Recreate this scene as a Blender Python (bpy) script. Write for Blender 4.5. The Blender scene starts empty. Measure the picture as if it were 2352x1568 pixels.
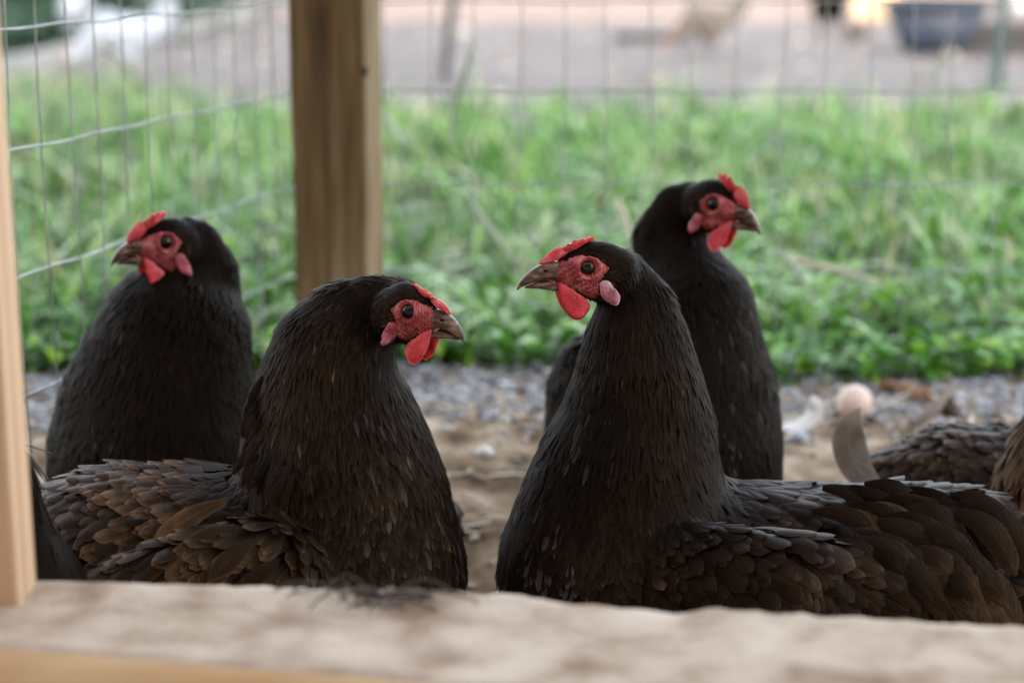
import bpy, bmesh, math, random
import numpy as np
from mathutils import Vector, Matrix
from mathutils.bvhtree import BVHTree

random.seed(7)
rng = np.random.default_rng(11)
scene = bpy.context.scene
COL = scene.collection
R = math.radians

# ------------------------------------------------------------------ camera
F, CX, CY = 4300.0, 1176.0, 784.0            # focal length in pixels of a 2352 x 1568 picture
PITCH = R(12.35)
CAMH = 0.518
cam_d = bpy.data.cameras.new('camera')
cam = bpy.data.objects.new('camera', cam_d)
COL.objects.link(cam)
cam.location = (0, 0, CAMH)
cam.rotation_euler = (R(90) - PITCH, 0, 0)
cam_d.sensor_width = 36
cam_d.lens = F / 2352 * 36
cam_d.clip_start = 0.02
cam_d.clip_end = 500
cam_d.dof.use_dof = True
cam_d.dof.focus_distance = 1.375
cam_d.dof.aperture_fstop = 3.5
scene.camera = cam

# ------------------------------------------------------------------ sky, sun, exposure
SUN_EL, SUN_AZ = R(19), R(187)               # behind the camera, over the added wall
w = bpy.data.worlds.new('World')
scene.world = w
w.use_nodes = True
nt = w.node_tree
bg = nt.nodes['Background']
sky = nt.nodes.new('ShaderNodeTexSky')
sky.sky_type = 'NISHITA'
sky.sun_disc = False
sky.sun_elevation = SUN_EL
sky.sun_rotation = SUN_AZ
sky.air_density = 1.0
sky.dust_density = 2.5
hs = nt.nodes.new('ShaderNodeHueSaturation')
hs.inputs['Saturation'].default_value = 0.34
nt.links.new(sky.outputs[0], hs.inputs['Color'])
nt.links.new(hs.outputs[0], bg.inputs['Color'])
bg.inputs['Strength'].default_value = 0.15
sd = bpy.data.lights.new('sun', 'SUN')
sd.energy = 2.6
sd.angle = R(0.6)
sd.color = (1.0, 0.64, 0.38)
so = bpy.data.objects.new('sun', sd)
COL.objects.link(so)
sdir = Vector((math.sin(SUN_AZ) * math.cos(SUN_EL), math.cos(SUN_AZ) * math.cos(SUN_EL), math.sin(SUN_EL)))
so.rotation_euler = sdir.to_track_quat('Z', 'Y').to_euler()
vs = scene.view_settings
vs.view_transform = 'Standard'
vs.look = 'None'
vs.gamma = 1
vs.use_curve_mapping = False
vs.exposure = 3.0
scene.cycles.use_denoising = True
scene.cycles.max_bounces = 6
scene.cycles.transparent_max_bounces = 6
scene.cycles.caustics_reflective = False
scene.cycles.caustics_refractive = False

# ------------------------------------------------------------------ measuring helpers
cp, sp_ = math.cos(PITCH), math.sin(PITCH)
def ray(px, py):
    a, b = (px - CX) / F, (CY - py) / F
    return Vector((a, cp + b * sp_, -sp_ + b * cp))
def P(px, py, Y):
    """point at real distance Y in front of the camera"""
    r = ray(px, py)
    return Vector((0, 0, CAMH)) + r * (Y / r.y)
def G(px, py, z=0.0):
    r = ray(px, py)
    return Vector((0, 0, CAMH)) + r * ((z - CAMH) / r.z)

# ------------------------------------------------------------------ object helpers
def tag(o, label=None, cat=None, group=None, kind=None):
    if label: o['label'] = label
    if cat: o['category'] = cat
    if group: o['group'] = group
    if kind: o['kind'] = kind
    return o
def empty(name, loc=(0, 0, 0), rz=0):
    o = bpy.data.objects.new(name, None)
    o.empty_display_size = 0.02
    o.location = loc
    o.rotation_euler = (0, 0, rz)
    COL.objects.link(o)
    return o
def link(name, me, mat, parent=None, smooth=True):
    o = bpy.data.objects.new(name, me)
    COL.objects.link(o)
    for m in (mat if isinstance(mat, (list, tuple)) else [mat]):
        me.materials.append(m)
    if parent is not None:
        o.parent = parent
        # geometry is given in world space: take it into the parent's frame
        pm = Matrix.LocRotScale(parent.location, parent.rotation_euler, None)
        if parent.parent is not None:
            pm = Matrix.LocRotScale(parent.parent.location, parent.parent.rotation_euler, None) @ pm
        me.transform(pm.inverted())
    if smooth and len(me.polygons):
        me.polygons.foreach_set('use_smooth', [True] * len(me.polygons))
    me.update()
    return o
def np_mesh(name, V, Fc, uv=None, tone=None):
    """V (n,3), Fc (m,k) equal-sided faces"""
    me = bpy.data.meshes.new(name)
    V = np.asarray(V, np.float32); Fc = np.asarray(Fc, np.int32)
    m, k = Fc.shape
    me.vertices.add(len(V)); me.vertices.foreach_set('co', V.ravel())
    me.loops.add(m * k); me.loops.foreach_set('vertex_index', Fc.ravel())
    me.polygons.add(m)
    me.polygons.foreach_set('loop_start', np.arange(0, m * k, k, dtype=np.int32))
    me.polygons.foreach_set('loop_total', np.full(m, k, np.int32))
    me.update(calc_edges=True)
    if uv is not None:
        l = me.uv_layers.new(name='UVMap')
        l.data.foreach_set('uv', np.asarray(uv, np.float32)[Fc.ravel()].ravel())
    if tone is not None:
        a = me.attributes.new('tone', 'FLOAT', 'POINT')
        a.data.foreach_set('value', np.asarray(tone, np.float32))
    return me
def bm_mesh(name, bm):
    me = bpy.data.meshes.new(name)
    bm.to_mesh(me); bm.free()
    return me

# ------------------------------------------------------------------ materials
def material(name, color=(.5, .5, .5), rough=.6, **kw):
    m = bpy.data.materials.new(name)
    m.use_nodes = True
    b = m.node_tree.nodes['Principled BSDF']
    b.inputs['Base Color'].default_value = (*color, 1)
    b.inputs['Roughness'].default_value = rough
    for k, v in kw.items():
        b.inputs[k.replace('_', ' ')].default_value = v
    return m
def N(m, t, **kw):
    n = m.node_tree.nodes.new(t)
    for k, v in kw.items():
        setattr(n, k, v)
    return n
def L(m, a, b): m.node_tree.links.new(a, b)
def ramp(m, stops):
    n = N(m, 'ShaderNodeValToRGB')
    e = n.color_ramp.elements
    while len(e) < len(stops): e.new(.5)
    for i, (p, c) in enumerate(stops):
        e[i].position = p; e[i].color = (*c, 1)
    return n
def noisy(name, stops, scale, rough=.8, detail=6, stretch=(1, 1, 1), bump=.0, bump_scale=None, coord='Object', dist=.0, **kw):
    m = material(name, stops[0][1], rough, **kw)
    b = m.node_tree.nodes['Principled BSDF']
    tc = N(m, 'ShaderNodeTexCoord'); mp = N(m, 'ShaderNodeMapping')
    mp.inputs['Scale'].default_value = stretch
    L(m, tc.outputs[coord], mp.inputs[0])
    no = N(m, 'ShaderNodeTexNoise')
    no.inputs['Scale'].default_value = scale
    no.inputs['Detail'].default_value = detail
    no.inputs['Distortion'].default_value = dist
    L(m, mp.outputs[0], no.inputs['Vector'])
    r = ramp(m, stops)
    L(m, no.outputs['Fac'], r.inputs[0]); L(m, r.outputs[0], b.inputs['Base Color'])
    if bump:
        n2 = N(m, 'ShaderNodeTexNoise'); n2.inputs['Scale'].default_value = bump_scale or scale * 3
        n2.inputs['Detail'].default_value = 8
        L(m, mp.outputs[0], n2.inputs['Vector'])
        bp = N(m, 'ShaderNodeBump'); bp.inputs['Strength'].default_value = bump
        bp.inputs['Distance'].default_value = .01
        L(m, n2.outputs['Fac'], bp.inputs['Height']); L(m, bp.outputs[0], b.inputs['Normal'])
    return m

def feather_mat(name, dark, mid, light, edge=.5, rough=.42):
    m = material(name, dark, rough)
    b = m.node_tree.nodes['Principled BSDF']
    b.inputs['Specular IOR Level'].default_value = .095
    b.inputs['Specular Tint'].default_value = (.95, .66, .46, 1)
    b.inputs['Sheen Weight'].default_value = .0
    b.inputs['Sheen Roughness'].default_value = .4
    b.inputs['Sheen Tint'].default_value = (.7, .6, .5, 1)
    at = N(m, 'ShaderNodeAttribute', attribute_name='tone')
    r = ramp(m, [(0, dark), (.55, mid), (1, light)])
    uv = N(m, 'ShaderNodeUVMap'); sx = N(m, 'ShaderNodeSeparateXYZ')
    L(m, uv.outputs[0], sx.inputs[0])
    # |u-.5|*2
    a1 = N(m, 'ShaderNodeMath', operation='SUBTRACT'); a1.inputs[1].default_value = .5
    a2 = N(m, 'ShaderNodeMath', operation='ABSOLUTE'); a3 = N(m, 'ShaderNodeMath', operation='MULTIPLY'); a3.inputs[1].default_value = 2
    L(m, sx.outputs[0], a1.inputs[0]); L(m, a1.outputs[0], a2.inputs[0]); L(m, a2.outputs[0], a3.inputs[0])
    # lighter towards tip and margin
    p1 = N(m, 'ShaderNodeMath', operation='POWER'); p1.inputs[1].default_value = 4
    p2 = N(m, 'ShaderNodeMath', operation='POWER'); p2.inputs[1].default_value = 7
    L(m, a3.outputs[0], p1.inputs[0]); L(m, sx.outputs[1], p2.inputs[0])
    mx = N(m, 'ShaderNodeMath', operation='MAXIMUM'); L(m, p1.outputs[0], mx.inputs[0]); L(m, p2.outputs[0], mx.inputs[1])
    me_ = N(m, 'ShaderNodeMath', operation='MULTIPLY'); me_.inputs[1].default_value = .3 * edge
    L(m, mx.outputs[0], me_.inputs[0])
    tc = N(m, 'ShaderNodeTexCoord')
    no = N(m, 'ShaderNodeTexNoise'); no.inputs['Scale'].default_value = 60; no.inputs['Detail'].default_value = 4
    L(m, tc.outputs['Object'], no.inputs['Vector'])
    nm = N(m, 'ShaderNodeMath', operation='MULTIPLY_ADD'); nm.inputs[1].default_value = .5; nm.inputs[2].default_value = -.25
    L(m, no.outputs['Fac'], nm.inputs[0])
    s1 = N(m, 'ShaderNodeMath', operation='ADD'); s2 = N(m, 'ShaderNodeMath', operation='ADD')
    L(m, at.outputs['Fac'], s1.inputs[0]); L(m, me_.outputs[0], s1.inputs[1])
    L(m, s1.outputs[0], s2.inputs[0]); L(m, nm.outputs[0], s2.inputs[1])
    # barbs
    ad = N(m, 'ShaderNodeMath', operation='MULTIPLY_ADD'); ad.inputs[1].default_value = .25
    L(m, a3.outputs[0], ad.inputs[0]); L(m, sx.outputs[1], ad.inputs[2])
    cx = N(m, 'ShaderNodeCombineXYZ'); L(m, ad.outputs[0], cx.inputs[0]); L(m, at.outputs['Fac'], cx.inputs[1])
    cm = N(m, 'ShaderNodeVectorMath', operation='MULTIPLY'); cm.inputs[1].default_value = (34, 90, 1); L(m, cx.outputs[0], cm.inputs[0])
    nb = N(m, 'ShaderNodeTexNoise'); nb.inputs['Scale'].default_value = 1; nb.inputs['Detail'].default_value = 3; L(m, cm.outputs[0], nb.inputs['Vector'])
    nb2 = N(m, 'ShaderNodeMath', operation='MULTIPLY_ADD'); nb2.inputs[1].default_value = .7; nb2.inputs[2].default_value = -.36
    L(m, nb.outputs['Fac'], nb2.inputs[0])
    s3 = N(m, 'ShaderNodeMath', operation='ADD'); L(m, s2.outputs[0], s3.inputs[0]); L(m, nb2.outputs[0], s3.inputs[1])
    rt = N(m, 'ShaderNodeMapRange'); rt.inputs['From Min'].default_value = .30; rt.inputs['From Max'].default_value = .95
    rt.inputs['To Min'].default_value = -.24; rt.inputs['To Max'].default_value = .06; L(m, sx.outputs[1], rt.inputs['Value'])  # darker roots, painting in the shade between overlapping feathers
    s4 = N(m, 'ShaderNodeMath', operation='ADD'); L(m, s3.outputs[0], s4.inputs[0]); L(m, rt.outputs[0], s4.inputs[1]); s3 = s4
    # pale quill line
    ql = N(m, 'ShaderNodeMath', operation='LESS_THAN'); ql.inputs[1].default_value = .07; L(m, a3.outputs[0], ql.inputs[0])
    qm = N(m, 'ShaderNodeMath', operation='MULTIPLY_ADD'); qm.inputs[1].default_value = .10; L(m, ql.outputs[0], qm.inputs[0]); L(m, s3.outputs[0], qm.inputs[2])
    L(m, qm.outputs[0], r.inputs[0]); L(m, r.outputs[0], b.inputs['Base Color'])
    mu = N(m, 'ShaderNodeMath', operation='MULTIPLY'); mu.inputs[1].default_value = 160
    sn = N(m, 'ShaderNodeMath', operation='SINE')
    L(m, ad.outputs[0], mu.inputs[0]); L(m, mu.outputs[0], sn.inputs[0])
    bp = N(m, 'ShaderNodeBump'); bp.inputs['Strength'].default_value = .5; bp.inputs['Distance'].default_value = .0012
    L(m, nb.outputs['Fac'], bp.inputs['Height']); L(m, bp.outputs[0], b.inputs['Normal'])
    return m

M = {}
M['under'] = material('down', (.007, .0055, .005), .9, Specular_IOR_Level=.02)
M['f_dark'] = feather_mat('feather_dark', (.0024, .0016, .0011), (.0195, .0116, .0070), (.100, .060, .036))
M['f_brown'] = feather_mat('feather_brown', (.0035, .0024, .0018), (.031, .0185, .0108), (.17, .094, .049), .9)
M['f_black'] = feather_mat('feather_black', (.0020, .0014, .0010), (.0125, .0080, .0053), (.062, .039, .026))
M['f_grey'] = feather_mat('feather_greybrown', (.07, .055, .045), (.20, .165, .14), (.42, .36, .31), .6)
M['f_sheen'] = feather_mat('feather_sheen', (.03, .026, .026), (.07, .062, .062), (.17, .16, .165), .6)  # grey tones that paint glints onto dark feathers
M['f_white'] = feather_mat('feather_white', (.42, .44, .48), (.52, .54, .58), (.66, .68, .72), .3)
M['f_cream'] = feather_mat('feather_cream', (.66, .62, .56), (.78, .75, .70), (.88, .86, .82), .3)

def skin_mat(name, c1, c2, c3, sss=.25, rough=.5, scale=260, wave=.8, bump=.7):
    m = material(name, c1, rough)
    b = m.node_tree.nodes['Principled BSDF']
    b.inputs['Subsurface Weight'].default_value = sss
    b.inputs['Subsurface Radius'].default_value = (1, .25, .15)
    b.inputs['Subsurface Scale'].default_value = .003
    tc = N(m, 'ShaderNodeTexCoord')
    n1 = N(m, 'ShaderNodeTexNoise'); n1.inputs['Scale'].default_value = scale * .35; n1.inputs['Detail'].default_value = 5
    v = N(m, 'ShaderNodeTexVoronoi'); v.inputs['Scale'].default_value = scale * 1.6
    L(m, tc.outputs['Object'], n1.inputs['Vector']); L(m, tc.outputs['Object'], v.inputs['Vector'])
    r = ramp(m, [(.34, c1), (.5, c2), (.66, c3)])
    n4 = N(m, 'ShaderNodeTexNoise'); n4.inputs['Scale'].default_value = scale * 4.5; n4.inputs['Detail'].default_value = 4; L(m, tc.outputs['Object'], n4.inputs['Vector'])
    fl = N(m, 'ShaderNodeMapRange'); fl.inputs['From Min'].default_value = .60; fl.inputs['From Max'].default_value = .74; fl.inputs['To Max'].default_value = .55
    L(m, n4.outputs['Fac'], fl.inputs['Value'])
    mxf = N(m, 'ShaderNodeMix', data_type='RGBA'); mxf.inputs[7].default_value = (.62, .42, .42, 1)
    L(m, fl.outputs[0], mxf.inputs[0]); L(m, n1.outputs['Fac'], r.inputs[0]); L(m, r.outputs[0], mxf.inputs[6]); L(m, mxf.outputs[2], b.inputs['Base Color'])
    wv = N(m, 'ShaderNodeTexWave'); wv.inputs['Scale'].default_value = scale * .55
    wv.inputs['Distortion'].default_value = 9; wv.inputs['Detail'].default_value = 3
    L(m, tc.outputs['Object'], wv.inputs['Vector'])
    ad = N(m, 'ShaderNodeMath', operation='ADD'); wvm = N(m, 'ShaderNodeMath', operation='MULTIPLY'); wvm.inputs[1].default_value = wave; L(m, wv.outputs['Fac'], wvm.inputs[0]); L(m, v.outputs['Distance'], ad.inputs[0]); L(m, wvm.outputs[0], ad.inputs[1])
    bp = N(m, 'ShaderNodeBump'); bp.inputs['Strength'].default_value = bump; bp.inputs['Distance'].default_value = .0011
    L(m, ad.outputs[0], bp.inputs['Height']); L(m, bp.outputs[0], b.inputs['Normal'])
    return m
M['face'] = skin_mat('face_skin', (.16, .020, .024), (.42, .055, .065), (.56, .19, .19))
M['comb'] = skin_mat('comb_skin', (.46, .018, .024), (.58, .035, .045), (.66, .14, .15), .4, .42, wave=.15, bump=.45)
M['wattle'] = skin_mat('wattle_skin', (.46, .016, .026), (.60, .030, .048), (.66, .10, .12), .4, .45, 200, wave=.08, bump=.28)
M['lobe'] = skin_mat('lobe_skin', (.34, .10, .13), (.52, .24, .30), (.62, .42, .50), .3, .55, 220, wave=.25, bump=.5)
M['lobe_red'] = skin_mat('lobe_skin_red', (.24, .022, .035), (.40, .06, .09), (.48, .16, .22), .3, .5, 220, wave=.3, bump=.6)
M['beak'] = noisy('beak_horn', [(.35, (.030, .018, .013)), (.52, (.11, .060, .042)), (.72, (.32, .20, .15))], 120, .34, 3, (1, 1, 2.6), coord='Object')
M['pupil'] = material('pupil', (.0015, .0015, .002), .1, Coat_Weight=.7, Coat_Roughness=.02, Specular_IOR_Level=.1)
M['iris'] = material('iris', (.035, .012, .006), .2, Coat_Weight=.6, Coat_Roughness=.02, Specular_IOR_Level=.1)
M['leg'] = noisy('leg_scales', [(.3, (.10, .09, .08)), (.7, (.22, .19, .16))], 90, .6, 4, bump=.4, bump_scale=300)

# ------------------------------------------------------------------ ground
def sstep(a, b, x):
    t = np.clip((x - a) / (b - a), 0, 1)
    return t * t * (3 - 2 * t)
def wob(x, y, s, seed=0):
    o = 0
    r2 = np.random.default_rng(seed)
    for k in range(7):
        a = r2.uniform(0, 6.28); fr = s * r2.uniform(.6, 2.2); ph = r2.uniform(0, 6.28)
        o = o + np.sin((x * math.cos(a) + y * math.sin(a)) * fr + ph) / 7
    return o
DIP = -.135
def gz(x, y):
    x = np.asarray(x, float); y = np.asarray(y, float)
    z = DIP * (1 - sstep(1.45, 2.0, y)) * (1 - sstep(3, 5, np.abs(x)))
    near = 1 - sstep(5, 9, y)
    z = z + near * (.006 * wob(x, y, 9, 1) + .004 * wob(x, y, 31, 2))
    return z + .03 * wob(x, y, .8, 3) * sstep(5, 8, y)

xs = np.concatenate([-np.geomspace(250, 2.6, 22), np.linspace(-2.5, 2.5, 170), np.geomspace(2.6, 250, 22)])
ys = np.concatenate([-np.geomspace(120, .6, 16), np.linspace(-.5, .85, 6), np.linspace(.9, 3.2, 110), np.linspace(3.3, 16, 60), np.geomspace(16.6, 320, 20)])
XX, YY = np.meshgrid(xs, ys)
ZZ = gz(XX, YY)
V = np.stack([XX, YY, ZZ], -1).reshape(-1, 3)
nx, ny = len(xs), len(ys)
ii, jj = np.meshgrid(np.arange(nx - 1), np.arange(ny - 1))
a = (jj * nx + ii).ravel()
gm = np_mesh('ground', V, np.stack([a, a + 1, a + nx + 1, a + nx], 1))
m = material('dirt', (.3, .25, .2), .95)
b = m.node_tree.nodes['Principled BSDF']
b.inputs['Specular IOR Level'].default_value = .15
geo = N(m, 'ShaderNodeNewGeometry'); sep = N(m, 'ShaderNodeSeparateXYZ'); L(m, geo.outputs['Position'], sep.inputs[0])
n1 = N(m, 'ShaderNodeTexNoise'); n1.inputs['Scale'].default_value = 14; n1.inputs['Detail'].default_value = 8
n2 = N(m, 'ShaderNodeTexNoise'); n2.inputs['Scale'].default_value = 3.0; n2.inputs['Detail'].default_value = 3
L(m, geo.outputs['Position'], n1.inputs['Vector']); L(m, geo.outputs['Position'], n2.inputs['Vector'])
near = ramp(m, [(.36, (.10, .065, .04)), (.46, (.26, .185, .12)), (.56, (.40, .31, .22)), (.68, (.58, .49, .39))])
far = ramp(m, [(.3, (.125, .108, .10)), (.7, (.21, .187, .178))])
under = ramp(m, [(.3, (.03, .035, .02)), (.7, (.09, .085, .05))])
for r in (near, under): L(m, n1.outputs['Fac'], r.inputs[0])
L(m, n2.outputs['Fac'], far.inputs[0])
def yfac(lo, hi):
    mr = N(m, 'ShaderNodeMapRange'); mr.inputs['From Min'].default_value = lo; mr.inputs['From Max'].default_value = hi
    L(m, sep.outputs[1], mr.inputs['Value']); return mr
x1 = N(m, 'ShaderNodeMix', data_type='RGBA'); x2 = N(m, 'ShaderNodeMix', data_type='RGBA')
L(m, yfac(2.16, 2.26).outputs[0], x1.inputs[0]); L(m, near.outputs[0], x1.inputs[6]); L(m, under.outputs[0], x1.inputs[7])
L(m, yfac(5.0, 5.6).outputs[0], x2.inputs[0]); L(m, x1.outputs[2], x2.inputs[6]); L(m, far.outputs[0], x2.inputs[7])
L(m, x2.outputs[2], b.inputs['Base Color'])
bp = N(m, 'ShaderNodeBump'); bp.inputs['Strength'].default_value = .9; bp.inputs['Distance'].default_value = .02
L(m, n1.outputs['Fac'], bp.inputs['Height']); L(m, bp.outputs[0], b.inputs['Normal'])
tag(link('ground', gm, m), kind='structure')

# ---- scattered ground cover, each one object of "stuff"
def icos(sub=1):
    bm = bmesh.new(); bmesh.ops.create_icosphere(bm, subdivisions=sub, radius=1)
    v = np.array([x.co[:] for x in bm.verts]); f = np.array([[x.index for x in fc.verts] for fc in bm.faces]); bm.free()
    return v, f
def rotz(a):
    c, s = np.cos(a), np.sin(a); o = np.zeros((len(a), 3, 3)); o[:, 0, 0] = c; o[:, 0, 1] = -s; o[:, 1, 0] = s; o[:, 1, 1] = c; o[:, 2, 2] = 1
    return o
def stones(n, xr, yr, r0, r1, flat=.6, dens=None):
    x = rng.uniform(*xr, n); y = rng.uniform(*yr, n)
    if dens is not None:
        k = rng.uniform(0, 1, n) < dens(x, y); x, y = x[k], y[k]; n = len(x)
    bv, bf = icos(1)
    s = r0 + (r1 - r0) * rng.uniform(0, 1, n) ** 2.5
    V = bv[None] * (1 + .28 * rng.standard_normal((n, len(bv), 1)).clip(-1.4, 1.4))
    V = V * np.stack([s * rng.uniform(.8, 1.4, n), s, s * flat * rng.uniform(.6, 1.2, n)], -1)[:, None]
    V = np.einsum('nij,nkj->nki', rotz(rng.uniform(0, 6.28, n)), V)
    V += np.stack([x, y, gz(x, y) + s * flat * .35], -1)[:, None]
    Fc = bf[None] + (np.arange(n) * len(bv))[:, None, None]
    return V.reshape(-1, 3), Fc.reshape(-1, 3), np.repeat(rng.uniform(0, 1, n), len(bv))
def tone_mat(name, stops, rough=.8, **kw):
    m = material(name, stops[0][1], rough, **kw)
    at = N(m, 'ShaderNodeAttribute', attribute_name='tone'); r = ramp(m, stops)
    L(m, at.outputs['Fac'], r.inputs[0]); L(m, r.outputs[0], m.node_tree.nodes['Principled BSDF'].inputs['Base Color'])
    return m
V, Fc, T = stones(17000, (-1.6, 1.6), (1.82, 2.27), .0025, .0075, .7, lambda x, y: sstep(1.88, 2.06, y + .06 * wob(x, y, 14, 5)))
M['gravel'] = tone_mat('gravel_stone', [(0, (.13, .13, .135)), (.35, (.27, .275, .295)), (.75, (.41, .42, .45)), (1, (.64, .65, .69))], .7)
tag(link('gravel', np_mesh('gravel', V, Fc, tone=T), M['gravel'], smooth=False), 'loose grey gravel stones in a strip beneath the wire fence', 'gravel', kind='stuff')
V, Fc, T = stones(2200, (-1.3, 1.3), (1.15, 2.0), .0015, .0055, .6)
V2, F2, T2 = stones(420, (-3, 3), (5.2, 11), .008, .03, .6)
M['pebble'] = tone_mat('pebble', [(0, (.18, .13, .09)), (.5, (.42, .34, .26)), (1, (.70, .64, .56))], .8)
tag(link('pebbles', np_mesh('pebbles', np.concatenate([V, V2]), np.concatenate([Fc, F2 + len(V)]), tone=np.concatenate([T, T2])), M['pebble'], smooth=False),
    'small brown pebbles and crumbs strewn over the dusty floor', 'pebbles', kind='stuff')

def strips(n, x, y, z, length, width, az, el, bend, segs=3, taper=.15, twist=None):
    """ribbons: root, azimuth, elevation of the start, bend (rad) down along the length"""
    t = np.linspace(0, 1, segs + 1)
    pos = np.stack([x, y, z], -1)
    out = np.zeros((n, segs + 1, 2, 3))
    side = np.stack([-np.sin(az), np.cos(az), np.zeros(n)], -1)
    if twist is not None:
        up = np.array([0, 0, 1.0]); side = side * np.cos(twist)[:, None] + up * np.sin(twist)[:, None]
    wprof = np.where(t < .35, .7 + .85 * t, 1 - (1 - taper) * ((t - .35) / .65) ** 1.6)
    for i, tt in enumerate(t):
        out[:, i, 0] = pos - side * (width * .5 * wprof[i])[:, None]
        out[:, i, 1] = pos + side * (width * .5 * wprof[i])[:, None]
        e = el - bend * (tt + .5 / segs)
        d = np.stack([np.cos(az) * np.cos(e), np.sin(az) * np.cos(e), np.sin(e)], -1)
        pos = pos + d * (length / segs)[:, None]
    V = out.reshape(-1, 3)
    base = (np.arange(n) * (segs + 1) * 2)[:, None, None]
    q = np.array([[2 * i, 2 * i + 1, 2 * i + 3, 2 * i + 2] for i in range(segs)])[None]
    uv = np.zeros((segs + 1, 2, 2)); uv[:, 0, 0] = 0; uv[:, 1, 0] = 1; uv[:, :, 1] = t[:, None]
    return V, (q + base).reshape(-1, 4), np.tile(uv.reshape(-1, 2), (n, 1))
# straw and wood chips
n = 3400
x = rng.uniform(-1.3, 1.3, n); y = rng.uniform(1.1, 2.05, n)
Ls = rng.uniform(.01, .05, n); az = rng.uniform(0, 6.28, n)
V, Fc, uv = strips(n, x, y, gz(x, y) + rng.uniform(.002, .012, n), Ls, rng.uniform(.001, .006, n), az, rng.uniform(-.1, .35, n), rng.uniform(0, .5, n), 2, .7)
M['straw'] = tone_mat('straw', [(0, (.16, .10, .06)), (.5, (.42, .32, .20)), (1, (.68, .60, .47))], .7)
tag(link('straw_litter', np_mesh('straw', V, Fc, uv, np.repeat(rng.uniform(0, 1, n), 6)), M['straw']), 'bits of straw and wood chip scattered on the run floor', 'straw', kind='stuff')

# ---- grass
def blade_mat(name, stops, trans=.35, rough=.32):
    m = tone_mat(name, stops, rough)
    b = m.node_tree.nodes['Principled BSDF']
    b.inputs['Specular IOR Level'].default_value = .55
    tr = N(m, 'ShaderNodeBsdfTranslucent'); mixs = N(m, 'ShaderNodeMixShader'); mixs.inputs[0].default_value = trans
    rr = [q for q in m.node_tree.nodes if q.type == 'VALTORGB'][0]
    L(m, rr.outputs[0], tr.inputs[0]); L(m, b.outputs[0], mixs.inputs[1]); L(m, tr.outputs[0], mixs.inputs[2])
    L(m, mixs.outputs[0], m.node_tree.nodes['Material Output'].inputs[0])
    return m
M['grass'] = blade_mat('grass_blade', [(0, (.012, .055, .004)), (.4, (.065, .225, .010)), (.75, (.18, .42, .025)), (.90, (.36, .56, .17)), (1, (.62, .54, .32))], .28)
M['leaf'] = blade_mat('weed_leaf', [(0, (.02, .10, .004)), (.6, (.10, .34, .006)), (1, (.34, .60, .03))], .3)
n = 46000
y = 2.23 + (6.6 - 2.23) * rng.uniform(0, 1, n) ** 1.25
x = rng.uniform(-1, 1, n) * (.75 + .33 * y)
ylim = 5.75 + .9 * sstep(-.7, -1.3, x)
edge = (1 - sstep(ylim - .7, ylim + .1, y + .35 * wob(x, y, 5, 8))) * (.06 + .94 * sstep(-.18, .22, wob(x, y, 11, 9) + .05))
k = rng.uniform(0, 1, n) < edge; x, y = x[k], y[k]; n = len(x)
clump = wob(x, y, 6, 21)
h = (.045 + .075 * rng.uniform(0, 1, n)) * (1 + .45 * clump) * (1 - .45 * sstep(2.6, 2.3, y))
tall = rng.uniform(0, 1, n) < .012; h[tall] *= 1.8
V, Fc, uv = strips(n, x, y, gz(x, y) - .004, h * 1.25, rng.uniform(.003, .0095, n) * np.where(tall, 1.3, 1), rng.uniform(0, 6.28, n), rng.uniform(.7, 1.5, n), rng.uniform(.2, 1.9, n), 3, .08)
T = np.clip(.42 + .30 * rng.standard_normal(n) + .8 * wob(x, y, 15, 41), 0, .97); T[rng.uniform(0, 1, n) < .05] = 1
T[rng.uniform(0, 1, n) < .035] = .9  # some blades toned pale to imitate sky glints
tag(link('grass', np_mesh('grass', V, Fc, uv, np.repeat(T, 8)), M['grass']), 'long green grass growing behind the wire fence', 'grass', kind='stuff')
# long arched blades lying over the rest
n = 6500
y = 2.3 + 3.0 * rng.uniform(0, 1, n) ** 1.3; x = rng.uniform(-1, 1, n) * (.75 + .33 * y)
k = wob(x, y, 8, 61) > .08; x, y = x[k], y[k]; n = len(x)
V, Fc, uv = strips(n, x, y, gz(x, y) + .01, rng.uniform(.10, .22, n), rng.uniform(.006, .013, n), rng.uniform(0, 6.28, n), rng.uniform(.6, 1.25, n), rng.uniform(1.0, 2.2, n), 6, .08)
T = rng.choice([.45, .75, .90, .93, 1.0], n, p=[.28, .30, .24, .10, .08])
tag(link('long_grass', np_mesh('long_grass', V, Fc, uv, np.repeat(T, 14)), M['grass']), 'long arching pale green blades lying over the grass behind the fence', 'grass', kind='stuff')
# broad weed leaves, clover and plantain, thick along the fence foot
n = 14000
y = 2.16 + 2.6 * rng.uniform(0, 1, n) ** 2.2; x = rng.uniform(-1, 1, n) * (.75 + .33 * y); y = y + .05 * wob(x, x * 0, 9, 51) + .04 * (x < .15)
k = (wob(x, y, 8, 33) > .0) | (y < 2.5); x, y = x[k], y[k]; n = len(x)
ln = rng.uniform(.012, .034, n)
V, Fc, uv = strips(n, x, y, gz(x, y) + rng.uniform(.005, .075, n) * (1 - .5 * sstep(2.5, 2.25, y)), ln, ln * rng.uniform(.45, .8, n), rng.uniform(0, 6.28, n), rng.uniform(-.2, .9, n), rng.uniform(.2, 1.4, n), 4, .1, rng.uniform(-.5, .5, n))
tag(link('weeds', np_mesh('weeds', V, Fc, uv, np.repeat(np.clip(.5 + .28 * rng.standard_normal(n), 0, 1), 10)), M['leaf']), 'broad leaved clover and weeds crowding the foot of the fence', 'weeds', kind='stuff')
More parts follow.
